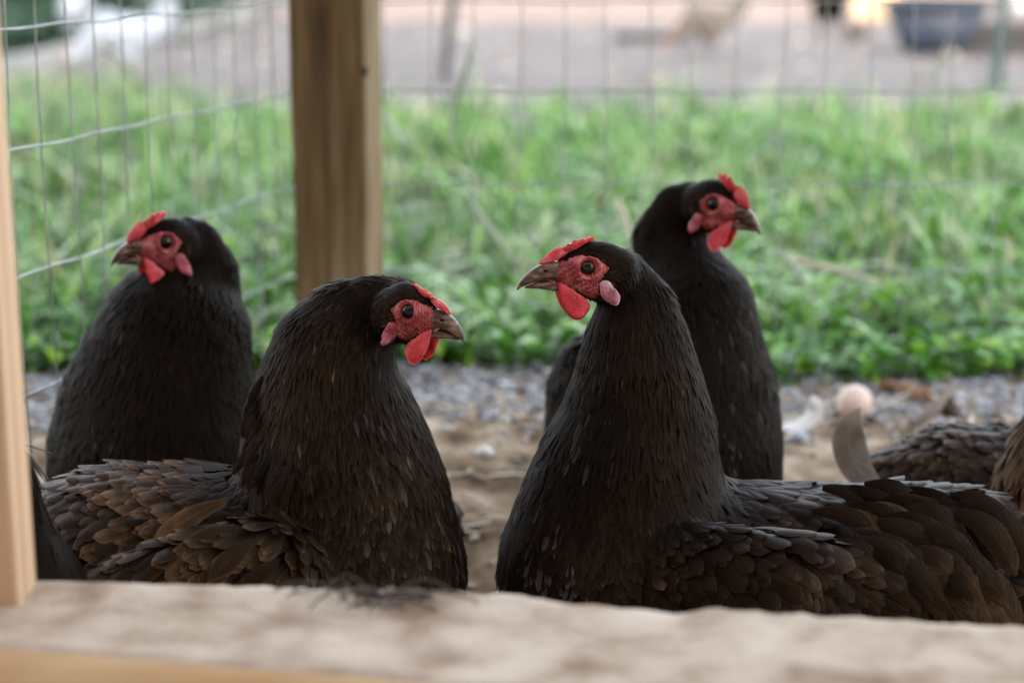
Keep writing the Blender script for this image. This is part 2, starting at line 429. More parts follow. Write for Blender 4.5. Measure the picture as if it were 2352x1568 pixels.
def ribbon(name, pts, width, mat, label, cat, group=None, thick=.0006, tone=.5):
    """one long leaf, straw or quill along a 3-D path, with a little thickness"""
    pts = [Vector(p) for p in pts]; n = len(pts)
    bm = bmesh.new(); rows = []
    for i, p in enumerate(pts):
        d = (pts[min(i + 1, n - 1)] - pts[max(i - 1, 0)]).normalized()
        s = d.cross(Vector((0, -1, .25))).normalized(); q = s.cross(d).normalized()
        t = i / (n - 1); wd = width * (math.sin(math.pi * min(1, .18 + t * .8)) ** .7)
        rows.append([bm.verts.new(p - s * wd / 2), bm.verts.new(p + q * thick), bm.verts.new(p + s * wd / 2), bm.verts.new(p - q * thick)])
    for i in range(n - 1):
        for k in range(4):
            bm.faces.new((rows[i][k], rows[i][(k + 1) % 4], rows[i + 1][(k + 1) % 4], rows[i + 1][k]))
    bm.faces.new(rows[0]); bm.faces.new(rows[-1][::-1])
    me = bm_mesh(name, bm)
    at = me.attributes.new('tone', 'FLOAT', 'POINT'); at.data.foreach_set('value', [tone] * len(me.vertices))
    return tag(link(name, me, mat), label, cat, group)
def bez(a, b_, c, n=9):
    a, b_, c = Vector(a), Vector(b_), Vector(c)
    return [a * (1 - t) ** 2 + b_ * 2 * t * (1 - t) + c * t * t for t in np.linspace(0, 1, n)]
M['paleblade'] = tone_mat('pale_blade', [(0, (.30, .38, .26)), (.5, (.50, .55, .42)), (1, (.66, .60, .44))], .45)
gg = 'long pale grass blades in the meadow'
for (a, b_, c, yy, wd, tn, lb) in [
    ((1035, 330), (1050, 200), (1092, 95), 2.5, .009, .25, 'tall pale blade standing highest, right of the thin dark stake'),
    ((1780, 570), (1820, 600), (1860, 668), 2.33, .010, .3, 'bent pale green blade beside the beak of the rear right hen'),
    ((1820, 596), (1920, 620), (2030, 655), 2.34, .011, .95, 'dry straw coloured stem lying right of the rear right hen'),
    ((1075, 455), (1120, 520), (1185, 610), 2.36, .010, .3, 'pale folded blade between the wooden post and the front right hen'),
    ((1415, 455), (1435, 500), (1450, 550), 2.4, .010, .95, 'dry beige stalk just left of the rear right hen'),
    ((880, 262), (905, 290), (925, 330), 2.6, .009, .5, 'short pale blade touching the right side of the wooden post'),
    ((2160, 330), (2120, 190), (2190, 70), 2.9, .006, .4, 'thin tall stem with a seed head before the blue tub')]:
    ribbon('grass_blade', bez(P(*a, yy), P(*b_, yy - .02), P(*c, yy - .03)), wd, M['paleblade'], lb, 'grass blade', gg, tone=tn)

# ------------------------------------------------------------------ timber
def wood_mat(name, stops, scale=7, axis=2, rough=.75, bump=.35, knots=True, contrast=1):
    m = material(name, stops[0][1], rough)
    b = m.node_tree.nodes['Principled BSDF']; b.inputs['Specular IOR Level'].default_value = .25
    tc = N(m, 'ShaderNodeTexCoord'); mp = N(m, 'ShaderNodeMapping')
    st = [1, 1, 1]; st[axis] = .045; mp.inputs['Scale'].default_value = st
    L(m, tc.outputs['Object'], mp.inputs[0])
    no = N(m, 'ShaderNodeTexNoise'); no.inputs['Scale'].default_value = scale * 14; no.inputs['Detail'].default_value = 7; no.inputs['Distortion'].default_value = .4
    L(m, mp.outputs[0], no.inputs['Vector'])
    n2 = N(m, 'ShaderNodeTexNoise'); n2.inputs['Scale'].default_value = scale; n2.inputs['Detail'].default_value = 3
    mp2 = N(m, 'ShaderNodeMapping'); s2 = [1, 1, 1]; s2[axis] = .35; mp2.inputs['Scale'].default_value = s2
    L(m, tc.outputs['Object'], mp2.inputs[0]); L(m, mp2.outputs[0], n2.inputs['Vector'])
    mx = N(m, 'ShaderNodeMath', operation='MULTIPLY_ADD'); mx.inputs[1].default_value = .5 * contrast
    L(m, no.outputs['Fac'], mx.inputs[0])
    m3 = N(m, 'ShaderNodeMath', operation='MULTIPLY'); m3.inputs[1].default_value = .5
    L(m, n2.outputs['Fac'], m3.inputs[0]); L(m, m3.outputs[0], mx.inputs[2])
    r = ramp(m, stops); L(m, mx.outputs[0], r.inputs[0]); L(m, r.outputs[0], b.inputs['Base Color'])
    bp = N(m, 'ShaderNodeBump'); bp.inputs['Strength'].default_value = bump; bp.inputs['Distance'].default_value = .002
    L(m, no.outputs['Fac'], bp.inputs['Height']); L(m, bp.outputs[0], b.inputs['Normal'])
    return m
M['pine'] = wood_mat('fresh_pine', [(.36, (.36, .20, .11)), (.46, (.60, .40, .25)), (.54, (.68, .50, .34)), (.62, (.78, .64, .48))], 2.6, 2, contrast=1.0)
M['oldpost'] = wood_mat('weathered_post', [(.30, (.066, .043, .017)), (.48, (.165, .108, .048)), (.62, (.31, .235, .135))], 9, 2)
M['sillwood'] = noisy('sill_wood', [(.30, (.22, .145, .09)), (.40, (.36, .265, .19)), (.50, (.46, .36, .275)), (.68, (.58, .48, .385))], 22, .95, 9, (1, 1, 1), .22, 260, dist=.2)
M['barnwood'] = wood_mat('barn_board', [(.3, (.12, .09, .07)), (.7, (.28, .22, .17))], 4, 2)
M['steel'] = noisy('galvanised_wire', [(.3, (.22, .245, .24)), (.7, (.42, .46, .45))], 40, .42, 3, Metallic=.3)
M['tin'] = noisy('roof_tin', [(.3, (.12, .12, .12)), (.7, (.2, .2, .2))], 5, .5, 4)

def board(name, c, size, mat, parent=None, bev=.003, segs=(1, 1, 1), wav=0, rz=0.0, seed=0):
    bm = bmesh.new(); bmesh.ops.create_cube(bm, size=1)
    for v in bm.verts: v.co = Vector((v.co.x * size[0], v.co.y * size[1], v.co.z * size[2]))
    bmesh.ops.bevel(bm, geom=list(bm.edges), offset=bev, segments=2, affect='EDGES', profile=.6)
    if wav:
        bmesh.ops.subdivide_edges(bm, edges=[e for e in bm.edges if e.calc_length() > .05], cuts=24, use_grid_fill=True)
        for v in bm.verts:
            q = v.co; s = float(wob(q.z * 1.0 + seed, q.x * 2, 12, 4)) * wav
            v.co += Vector((s, s * .5, 0))
    for v in bm.verts: v.co = Matrix.Rotation(rz, 3, 'Z') @ v.co + Vector(c)
    me = bm_mesh(name, bm)
    o = link(name, me, mat, parent, smooth=False)
    return o

# middle post of the run, under the roof
post = empty('wooden_post', (-.2185, 2.135, 0))
pc = P(757, 600, 2.09)
tag(post, 'weathered square wooden post standing behind the front left hen', 'post')
post.location = (pc.x, 2.135, 0)
board('shaft', (pc.x + .008, 2.135, .92), (.085, .089, 1.9), M['oldpost'], post, .004, wav=.0016, rz=-R(8.5))
kn = []
for (px_, py_, r_) in [(752, 255, .0052), (838, 165, .004)]:
    k_ = P(px_, py_, 2.092 - (px_ - 757) * .00007)
    bm = bmesh.new(); bmesh.ops.create_uvsphere(bm, u_segments=14, v_segments=8, radius=1)
    for v in bm.verts: v.co = Vector((v.co.x * r_, v.co.y * .0015, v.co.z * r_ * 1.5)) + k_
    kn.append(link('knot', bm_mesh('knot', bm), material('knot_wood', (.03, .018, .01), .7), post))

# run roof, edges set for light; wall added to block sun (out of frame)
roof = empty('run_roof', (0, 1.6, 1.9))
tag(roof, 'low tin roof on rafters over the chicken run', 'roof')
bm = bmesh.new()
NX = 120
prev = None
for i in range(NX + 1):
    xx = -1.6 + 2.6 * i / NX; zz = .009 * math.sin(i * 1.05)
    c = [bm.verts.new((xx, .55, 2.00 + zz)), bm.verts.new((xx, 2.35, 1.915 + zz))]
    if prev: bm.faces.new((prev[0], c[0], c[1], prev[1]))
    prev = c
bmesh.ops.solidify(bm, geom=list(bm.faces), thickness=.002)
link('roof_sheet', bm_mesh('roof_sheet', bm), M['tin'], roof)
for xx in (-1.3, -.25, .45, .95):
    board('rafter', (xx, 1.45, 1.90), (.04, 1.7, .03), M['barnwood'], roof)
shade_wall = empty('barn', (0, -1.5, 0))  # unseen wall, added to keep sun and front sky off the run
tag(shade_wall, 'tall board sided barn behind the viewer that shades the run', 'barn')
board('wall', (-3.5, -1.5, 2.2), (13, .2, 4.4), M['barnwood'], shade_wall, .01)
for k in range(43):
    board('batten', (-9.9 + k * .3, -1.388, 2.2), (.05, .02, 4.38), M['barnwood'], shade_wall, .004)

# window frame the picture is taken through: jamb and rough sill
frame = empty('window_frame', (-.3, 1.0, .1))
tag(frame, 'pale sawn wooden frame with a dusty sill in front of the hens', 'window frame')
yaw = -R(6.7)
# sill: far edge follows the uneven line of the photograph
line = [(-400, 1322), (0, 1324), (85, 1326), (400, 1333), (700, 1340), (1000, 1345), (1100, 1352), (1200, 1350), (1260, 1370), (1400, 1384), (1540, 1402), (1600, 1392), (1650, 1381), (1720, 1392), (1900, 1405), (2100, 1416), (2352, 1428), (2800, 1445)]
lx = np.array([p[0] for p in line]); ly = np.array([p[1] for p in line])
SZ = .148
nx_, nd = 260, 26
bm = bmesh.new(); grid = []
for i in range(nx_ + 1):
    px_ = -380 + (2760 + 380) * i / nx_
    yl = 1.047 - .073 * (px_ / 2352)
    e = P(px_, 1325 + (1425 - 1325) * px_ / 2352, yl)       # straight top edge of the board
    bumpz = -(np.interp(px_, lx, ly) - (1325 + 100 * px_ / 2352)) / F * 1.05
    col_ = []
    for j in range(nd + 1):
        t = j / nd; dd = -.112 * t * (1 + .5 * max(0, px_) / 2352)
        fx, fy = e.x + dd * math.sin(-yaw) * -1, e.y + dd * math.cos(yaw)
        z = SZ + bumpz * math.exp(-t * 5) + .0004 * float(wob(fx, fy, 90, 6)) + .0005 * float(wob(fx, fy, 35, 7)) + .0022 * float(wob(fx, fy, 230, 8)) * math.exp(-t * 9)
        z -= .004 * max(0, 1 - j / 1.5) + .006 * max(0, 1 - (nd - j) / 1.5)
        col_.append((fx, fy, z))
    fy0, fy1 = col_[-1], col_[0]
    col_ = [(fy1[0], fy1[1] + .004, SZ - .05)] + [(fy1[0], fy1[1] + .003, fy1[2] - .006)] + col_ + [(fy0[0], fy0[1] - .003, fy0[2] - .006), (fy0[0], fy0[1] - .004, SZ - .09), (fy0[0], fy0[1] + .05, SZ - .09)]
    grid.append([bm.verts.new(c) for c in col_])
for i in range(nx_):
    for j in range(len(grid[0]) - 1):
        bm.faces.new((grid[i][j], grid[i][j + 1], grid[i + 1][j + 1], grid[i + 1][j]))
    bm.faces.new((grid[i][-1], grid[i][0], grid[i + 1][0], grid[i + 1][-1]))
bm.faces.new(grid[0]); bm.faces.new(grid[-1][::-1])
bmesh.ops.recalc_face_normals(bm, faces=list(bm.faces))
M['sillfront'] = wood_mat('sill_front', [(.36, (.34, .18, .08)), (.48, (.55, .34, .17)), (.60, (.70, .50, .30))], 3, 0)
me = bm_mesh('sill', bm)
o = link('sill', me, [M['sillwood'], M['sillfront']], frame)
for p in me.polygons:
    if p.normal.y < -.6: p.material_index = 1
# jamb (leaning a little): right face edge at px 85 at the sill, two visible faces
je = P(85, 1325, 1.035)
jw, jd = .09, .04
jb = board('jamb', (je.x - jw / 2, 1.035 - jd / 2 + .0, SZ + .60 - .0075), (jw, jd, 1.2), M['pine'], frame, .0025, wav=.0010, rz=0)
for v_ in jb.data.vertices: v_.co.x -= (v_.co.z + frame.location.z - SZ) * .0075
board('outer_stud', (je.x - jw - .0035 - .02, .985, SZ + .55), (.04, .09, 1.3), M['pine'], frame, .003)
rj = P(2352, 1000, .98).x + .17
board('jamb', (rj + .045, .94, SZ + .60), (.09, .04, 1.2), M['pine'], frame, .0025)

# ------------------------------------------------------------------ wire fence
def tube_np(path, r, n=6):
    path = [Vector(p) for p in path]; V = []; Fc = []
    for i, p in enumerate(path):
        d = (path[min(i + 1, len(path) - 1)] - path[max(0, i - 1)]).normalized()
        a = d.orthogonal().normalized(); b_ = d.cross(a)
        for k in range(n):
            t = 2 * math.pi * k / n; V.append(p + (a * math.cos(t) + b_ * math.sin(t)) * r)
    # keep ring orientation consistent
    for i in range(len(path) - 1):
        for k in range(n):
            Fc.append((i * n + k, i * n + (k + 1) % n, (i + 1) * n + (k + 1) % n, (i + 1) * n + k))
    return V, Fc
def mesh_panel(name, p0, p1, heights, step, label, group, bow=0., mat=None, rw=.00125, ztop=1.0, first=0.):
    V = []; Fc = []
    p0, p1 = Vector(p0), Vector(p1); ln = (p1 - p0).length; d = (p1 - p0) / ln; nrm = Vector((-d.y, d.x, 0))
    def pt(s, z):
        w_ = bow * math.sin(math.pi * s / ln) + .002 * math.sin(s * 23 + z * 9)
        return p0 + d * s + nrm * w_ + Vector((0, 0, z))
    def add(path, r):
        v, f = tube_np(path, r); o_ = len(V); V.extend(v); Fc.extend([tuple(i + o_ for i in q) for q in f])
    for z in heights: add([pt(ln * i / 60, z + .0009 * math.sin(i * .9 + z * 40)) for i in range(61)], rw * 1.3)
    s = first; k = 0
    while s < ln:
        off = .0022 * math.sin(k * 2.3)
        add([pt(s + off + .003 * math.sin(z * 11 + k), z) for z in np.linspace(-.015, ztop, 15)], rw)
        s += step; k += 1
    me = np_mesh(name, [tuple(v) for v in V], Fc)
    return tag(link(name, me, mat or M['steel']), label, 'wire fence', group)
hts = [.124, .228, .336, .438, .54, .64, .74, .84, .94]
fg = 'welded wire fence panels around the run'
mesh_panel('wire_fence', (pc.x + .05, 2.19, 0), (1.9, 2.19, 0), hts, .0508, 'welded wire fence panel crossing the picture right of the wooden post', fg, first=.012, rw=.0008)
mesh_panel('wire_fence', (pc.x - .047, 2.17, 0), (-.584, .95, 0), hts, .0508, 'welded wire fence panel running from the wooden post towards the left frame', fg, bow=-.01, rw=.00095)
mesh_panel('wire_fence', (1.9, 2.19, 0), (1.9, 1.0, 0), hts, .0508, 'welded wire fence panel closing the right side of the run', fg)

# ------------------------------------------------------------------ hens
IV, IF = icos(3)
def hull(balls, vox=.0035, smooth=15):
    """balls: (centre Vector, (rx, ry, rz), rotation 3x3 or None) -> world mesh arrays"""
    Vs, Fs = [], []
    for i, (c, r, rot) in enumerate(balls):
        v = IV * np.array(r)
        if rot is not None: v = v @ np.array(rot).T
        Vs.append(v + np.array(c)); Fs.append(IF + i * len(IV))
    me = np_mesh('hull', np.concatenate(Vs), np.concatenate(Fs))
    o = bpy.data.objects.new('hull', me); COL.objects.link(o)
    a_ = o.modifiers.new('r', 'REMESH'); a_.mode = 'VOXEL'; a_.voxel_size = vox
    s_ = o.modifiers.new('s', 'SMOOTH'); s_.iterations = smooth; s_.factor = .5
    dg = bpy.context.evaluated_depsgraph_get()
    ev = o.evaluated_get(dg)
    out = bpy.data.meshes.new_from_object(ev)
    bpy.data.objects.remove(o); bpy.data.meshes.remove(me)
    return out
def lerp_balls(a, b_, n):
    return [tuple(np.array(a) * (1 - t) + np.array(b_) * t) for t in np.linspace(0, 1, n, endpoint=False)]

def feathers(samples, Tn, Nn, Ln, Wd, tone, lift, curl, camber=.22, sharp=0., big=None):
    """vectorised vanes: fine ones 6 rows x 3 columns, large ones 9 x 5"""
    if big is None:
        big = Wd > .0085; out = []
        for sel, flag in ((~big, False), (big, True)):
            if sel.any(): out.append(feathers(samples[sel], Tn[sel], Nn[sel], Ln[sel], Wd[sel], tone[sel], lift[sel], curl[sel], camber, sharp[sel], flag))
        if len(out) == 1: return out[0]
        (v1, f1, u1, t1), (v2, f2, u2, t2) = out
        return np.concatenate([v1, v2]), np.concatenate([f1, f2 + len(v1)]), np.concatenate([u1, u2]), np.concatenate([t1, t2])
    if big:
        vr = np.array([0, .18, .36, .54, .70, .82, .91, .97, 1.0]); rp = np.array([.45, .78, .95, 1.0, .98, .89, .72, .46, .14])
        us = np.array([-1, -.55, 0, .55, 1.0]); n = len(samples)
        B = np.cross(Nn, Tn); B /= np.linalg.norm(B, axis=1)[:, None] + 1e-9
        V = np.zeros((n, 9, 5, 3)); fray = rng.normal(0, .035, (n, 9, 5)) * np.abs(us)[None, None]
        for i, v in enumerate(vr):
            c = samples + Tn * (Ln * v)[:, None] + Nn * (lift * Ln * v - curl * 1.5 * Ln * v * v + .0003)[:, None]
            for k, u in enumerate(us):
                wv = Wd * .5 * rp[i] * (u + fray[:, i, k])
                V[:, i, k] = c + B * wv[:, None] - Nn * (camber * 1.25 * u * u * Wd * .5 * rp[i])[:, None] - Tn * (u * u * .10 * Wd * (v > .6))[:, None]
        q = np.array([[i * 5 + k, i * 5 + k + 1, i * 5 + k + 6, i * 5 + k + 5] for i in range(8) for k in range(4)])
        Fc = (q[None] + (np.arange(n) * 45)[:, None, None]).reshape(-1, 4)
        uv = np.zeros((9, 5, 2)); uv[:, :, 0] = (us + 1) / 2; uv[:, :, 1] = vr[:, None]
        return V.reshape(-1, 3), Fc, np.tile(uv.reshape(-1, 2), (n, 1)), np.repeat(tone, 45)
    vr = np.array([0, .22, .45, .68, .87, 1.0])
    round_ = np.array([.45, .86, 1.0, .97, .70, .10]); slim = np.array([.5, .85, .9, .66, .34, .04])
    wp = round_[None] * (1 - sharp[:, None]) + slim[None] * sharp[:, None]
    n = len(samples); B = np.cross(Nn, Tn); B /= np.linalg.norm(B, axis=1)[:, None] + 1e-9
    V = np.zeros((n, 6, 3, 3))
    for i, v in enumerate(vr):
        c = samples + Tn * (Ln * v)[:, None] + Nn * (lift * Ln * v - curl * Ln * v * v + .0003)[:, None]
        for k, u in enumerate((-1, 0, 1)):
            V[:, i, k] = c + B * (Wd * .5 * wp[:, i] * u)[:, None] - Nn * (camber * abs(u) * Wd * .5 * wp[:, i])[:, None]
    q = np.array([[i * 3 + k, i * 3 + k + 1, i * 3 + k + 4, i * 3 + k + 3] for i in range(5) for k in range(2)])
    Fc = (q[None] + (np.arange(n) * 18)[:, None, None]).reshape(-1, 4)
    uv = np.zeros((6, 3, 2)); uv[:, :, 0] = [0, .5, 1]; uv[:, :, 1] = vr[:, None]
    return V.reshape(-1, 3), Fc, np.tile(uv.reshape(-1, 2), (n, 1)), np.repeat(tone, 18)

FACE = [(22, 3), (17, 6.8), (13, 8.2), (7, 10.2), (0, 10.6), (-6, 8.8), (-11, 4.6), (-16, .2), (-12.5, -4), (-9.5, -9), (-10.5, -14), (-10.5, -20), (-5, -24), (2, -23), (9, -18), (15, -15), (21, -13.5), (27, -11), (32, -7), (33.2, -2), (31, 2.0)]
WATTLE = [(23, -9.5), (22.5, -17), (21, -24), (18, -31), (13.5, -37), (8.5, -39.5), (3.5, -38), (-.5, -33), (-2.3, -28.5), (0, -24.5), (4.5, -20.5), (10, -16), (17, -12)]
COMB_A = [(37, 2), (34.5, 6.5), (31.5, 11.5), (27.5, 15.8), (23.5, 18.2), (20, 19.8), (17.5, 18.5), (16, 15), (13.5, 12.5), (14.5, 8.5), (19, 5), (25, 2.6), (31, 1.2)]
COMB_B = [(19.5, 14), (18, 19.5), (15.5, 18.5), (14.5, 22.5), (11.5, 21.5), (9.5, 25.8), (6, 24.6), (3, 27.2), (-.5, 25.8), (-3.5, 27), (-6.8, 24.8), (-5.5, 21), (0, 18.5), (6, 15), (12, 11.5)]
def in_poly(x, y, poly, grow=0):
    poly = np.array(poly); c = poly.mean(0); d = poly - c; poly = c + d * (1 + grow / np.linalg.norm(d, axis=1)[:, None])
    ins = np.zeros(x.shape, bool); j = len(poly) - 1
    for i in range(len(poly)):
        xi, yi = poly[i]; xj, yj = poly[j]
        cnd = ((yi > y) != (yj > y)) & (x < (xj - xi) * (y - yi) / (yj - yi + 1e-12) + xi)
        ins ^= cnd; j = i
    return ins
def resample(poly, n):
    p = np.array(poly + [poly[0]], float); d = np.r_[0, np.cumsum(np.linalg.norm(np.diff(p, axis=0), axis=1))]
    t = np.linspace(0, d[-1], n, endpoint=False)
    return np.stack([np.interp(t, d, p[:, 0]), np.interp(t, d, p[:, 1])], 1)
def smooth_poly(poly, n, it=2):
    p = resample(poly, n)
    for _ in range(it): p = .5 * p + .25 * np.roll(p, 1, 0) + .25 * np.roll(p, -1, 0)
    return p

class Head:
    """local frame in mm: f forward, n towards the near side, u up, origin between the eyes"""
    def __init__(s, eye_px, Y, facing, yaw=0, pitch=0, roll=0, scale=1.0, nlat=15, world=None, comb=1.0, fs=1.0, lobe='lobe_red'):
        s.lobe = lobe; s.comb = comb; s.fs = fs
        Fd = Vector((facing, 0, 0)); Nd = Vector((0, -1, 0)); Ud = Vector((0, 0, 1))
        a = R(yaw); F1 = Fd * math.cos(a) + Nd * math.sin(a); N1 = -Fd * math.sin(a) + Nd * math.cos(a)
        p = R(pitch); F2 = F1 * math.cos(p) + Ud * math.sin(p); U2 = -F1 * math.sin(p) + Ud * math.cos(p)
        ro = R(roll); N3 = N1 * math.cos(ro) + U2 * math.sin(ro); U3 = -N1 * math.sin(ro) + U2 * math.cos(ro)
        s.F, s.N, s.U = F2, N3, U3; s.s = .001 * scale; s.facing = facing
        near_eye = world if world is not None else P(*eye_px, Y)
        s.O = near_eye - s.N * nlat * s.s
        s.rot = np.array([list(s.F), list(s.N), list(s.U)]).T
    def __call__(s, f, n, u): return s.O + (s.F * f * s.fs + s.N * n + s.U * u) * s.s
    def local(s, W):
        d = (np.asarray(W) - np.array(s.O)) / s.s
        q = d @ s.rot
        return q / np.array([s.fs, 1, 1])
    def balls(s):
        k = s.s
        return [(s(*c), (r[0] * k * s.fs, r[1] * k, r[2] * k), s.rot) for c, r in [
            ((-8, 0, 2.5), (23, 15.5, 17.5)), ((4, 0, 1), (17, 13.5, 14)), ((15, 0, -3), (14, 10.5, 10)), ((24, 0, -4.5), (8, 7.5, 7)), ((28, 0, -3.2), (6.5, 6.9, 6.2)),
            ((-8, 0, -14), (17, 14, 13)), ((6, 0, -15), (13, 10, 9)), ((-20, 0, -4), (20, 16, 20))]]

def pad(H, outline, n0, thick, nring=7, wavy=0., tilt=0., tilt_u=0., nout=64, smooth_it=2):
    """fleshy lobe in the f-u plane of the head, centred at lateral offset n0"""
    p = smooth_poly(outline, nout, smooth_it); c = p.mean(0); V = []; Fc = []
    fn = n0 if callable(n0) else (lambda f, u: n0)
    for side in (1, -1):
        for r in range(nring + 1):
            s = (r / nring)
            for q in p:
                x = c + (q - c) * s; th = thick * .5 * math.sqrt(max(0, 1 - s ** 4))
                V.append(H(x[0], fn(x[0], x[1]) + side * th + tilt * (tilt_u - x[1]) + wavy * math.sin(x[0] * .55 + x[1] * .3), x[1]))
    m_ = nout
    for sd_ in range(2):
        o_ = sd_ * (nring + 1) * m_
        for r in range(nring):
            for k in range(m_):
                a, b_ = o_ + r * m_ + k, o_ + r * m_ + (k + 1) % m_
                q = (a, b_, b_ + m_, a + m_)
                Fc.append(q if sd_ == 0 else q[::-1])
    e1 = nring * m_; e2 = (2 * nring + 1) * m_
    for k in range(m_):
        Fc.append((e1 + k, e1 + (k + 1) % m_, e2 + (k + 1) % m_, e2 + k))
    return V, Fc
def merge(parts):
    V, Fc = [], []
    for v, f in parts:
        o_ = len(V); V.extend(v); Fc.extend([tuple(i + o_ for i in q) for q in f])
    return [tuple(v) for v in V], Fc
def part(name, vf, mat, parent):
    v, f = vf
    me = np_mesh(name, [tuple(x) for x in v], f)
    return link(name, me, mat, parent)

def beak_half(H, st, close_top=True):
    """st: (f, u_top, u_bottom, half width, top sharpness)"""
    V = []; Fc = []; n = 14
    for (f, ut, ub, hw) in st:
        c = (ut + ub) / 2; hh = (ut - ub) / 2
        for k in range(n):
            t = 2 * math.pi * k / n
            cs, sn = math.cos(t), math.sin(t)
            V.append(H(f, hw * math.copysign(abs(cs) ** .8, cs), c + hh * math.copysign(abs(sn) ** (1.0 if sn > 0 else .6), sn)))
    for i in range(len(st) - 1):
        for k in range(n):
            Fc.append((i * n + k, i * n + (k + 1) % n, (i + 1) * n + (k + 1) % n, (i + 1) * n + k))
    return V, Fc
def sphere(c, r, rot=None, sub=3):
    v, f = icos(sub); v = v * np.array(r if hasattr(r, '__len__') else (r, r, r))
    if rot is not None: v = v @ rot.T
    return [tuple(x) for x in v + np.array(c)], [tuple(q) for q in f]
def tube(path, radii, n=8):
    V, Fc = tube_np(path, 1, n)
    path = [Vector(p) for p in path]
    V = [path[i // n] + (v - path[i // n]) * radii[i // n] for i, v in enumerate(V)]
    o_ = len(V); V.append(path[0]); V.append(path[-1])
    return V, Fc, o_

def surface_samples(me, n, r_):
    nv = len(me.vertices); co = np.empty(nv * 3); me.vertices.foreach_get('co', co); co = co.reshape(-1, 3)
    me.calc_loop_triangles(); nt_ = len(me.loop_triangles); tri = np.empty(nt_ * 3, int); me.loop_triangles.foreach_get('vertices', tri); tri = tri.reshape(-1, 3)
    nr = np.empty(nv * 3); me.vertices.foreach_get('normal', nr); nr = nr.reshape(-1, 3)
    a, b_, c = co[tri[:, 0]], co[tri[:, 1]], co[tri[:, 2]]
    ar = np.linalg.norm(np.cross(b_ - a, c - a), axis=1) / 2; cum = np.cumsum(ar)
    pick = np.searchsorted(cum, r_.uniform(0, cum[-1], n)).clip(0, nt_ - 1)
    u = r_.uniform(0, 1, (n, 1)); v = r_.uniform(0, 1, (n, 1)); fl = (u + v) > 1; u = np.where(fl, 1 - u, u); v = np.where(fl, 1 - v, v)
    Pn = a[pick] + (b_ - a)[pick] * u + (c - a)[pick] * v
    t = tri[pick]; Nn = nr[t[:, 0]] * (1 - u - v) + nr[t[:, 1]] * u + nr[t[:, 2]] * v
    Nn /= np.linalg.norm(Nn, axis=1)[:, None]
    return Pn, Nn, cum[-1]

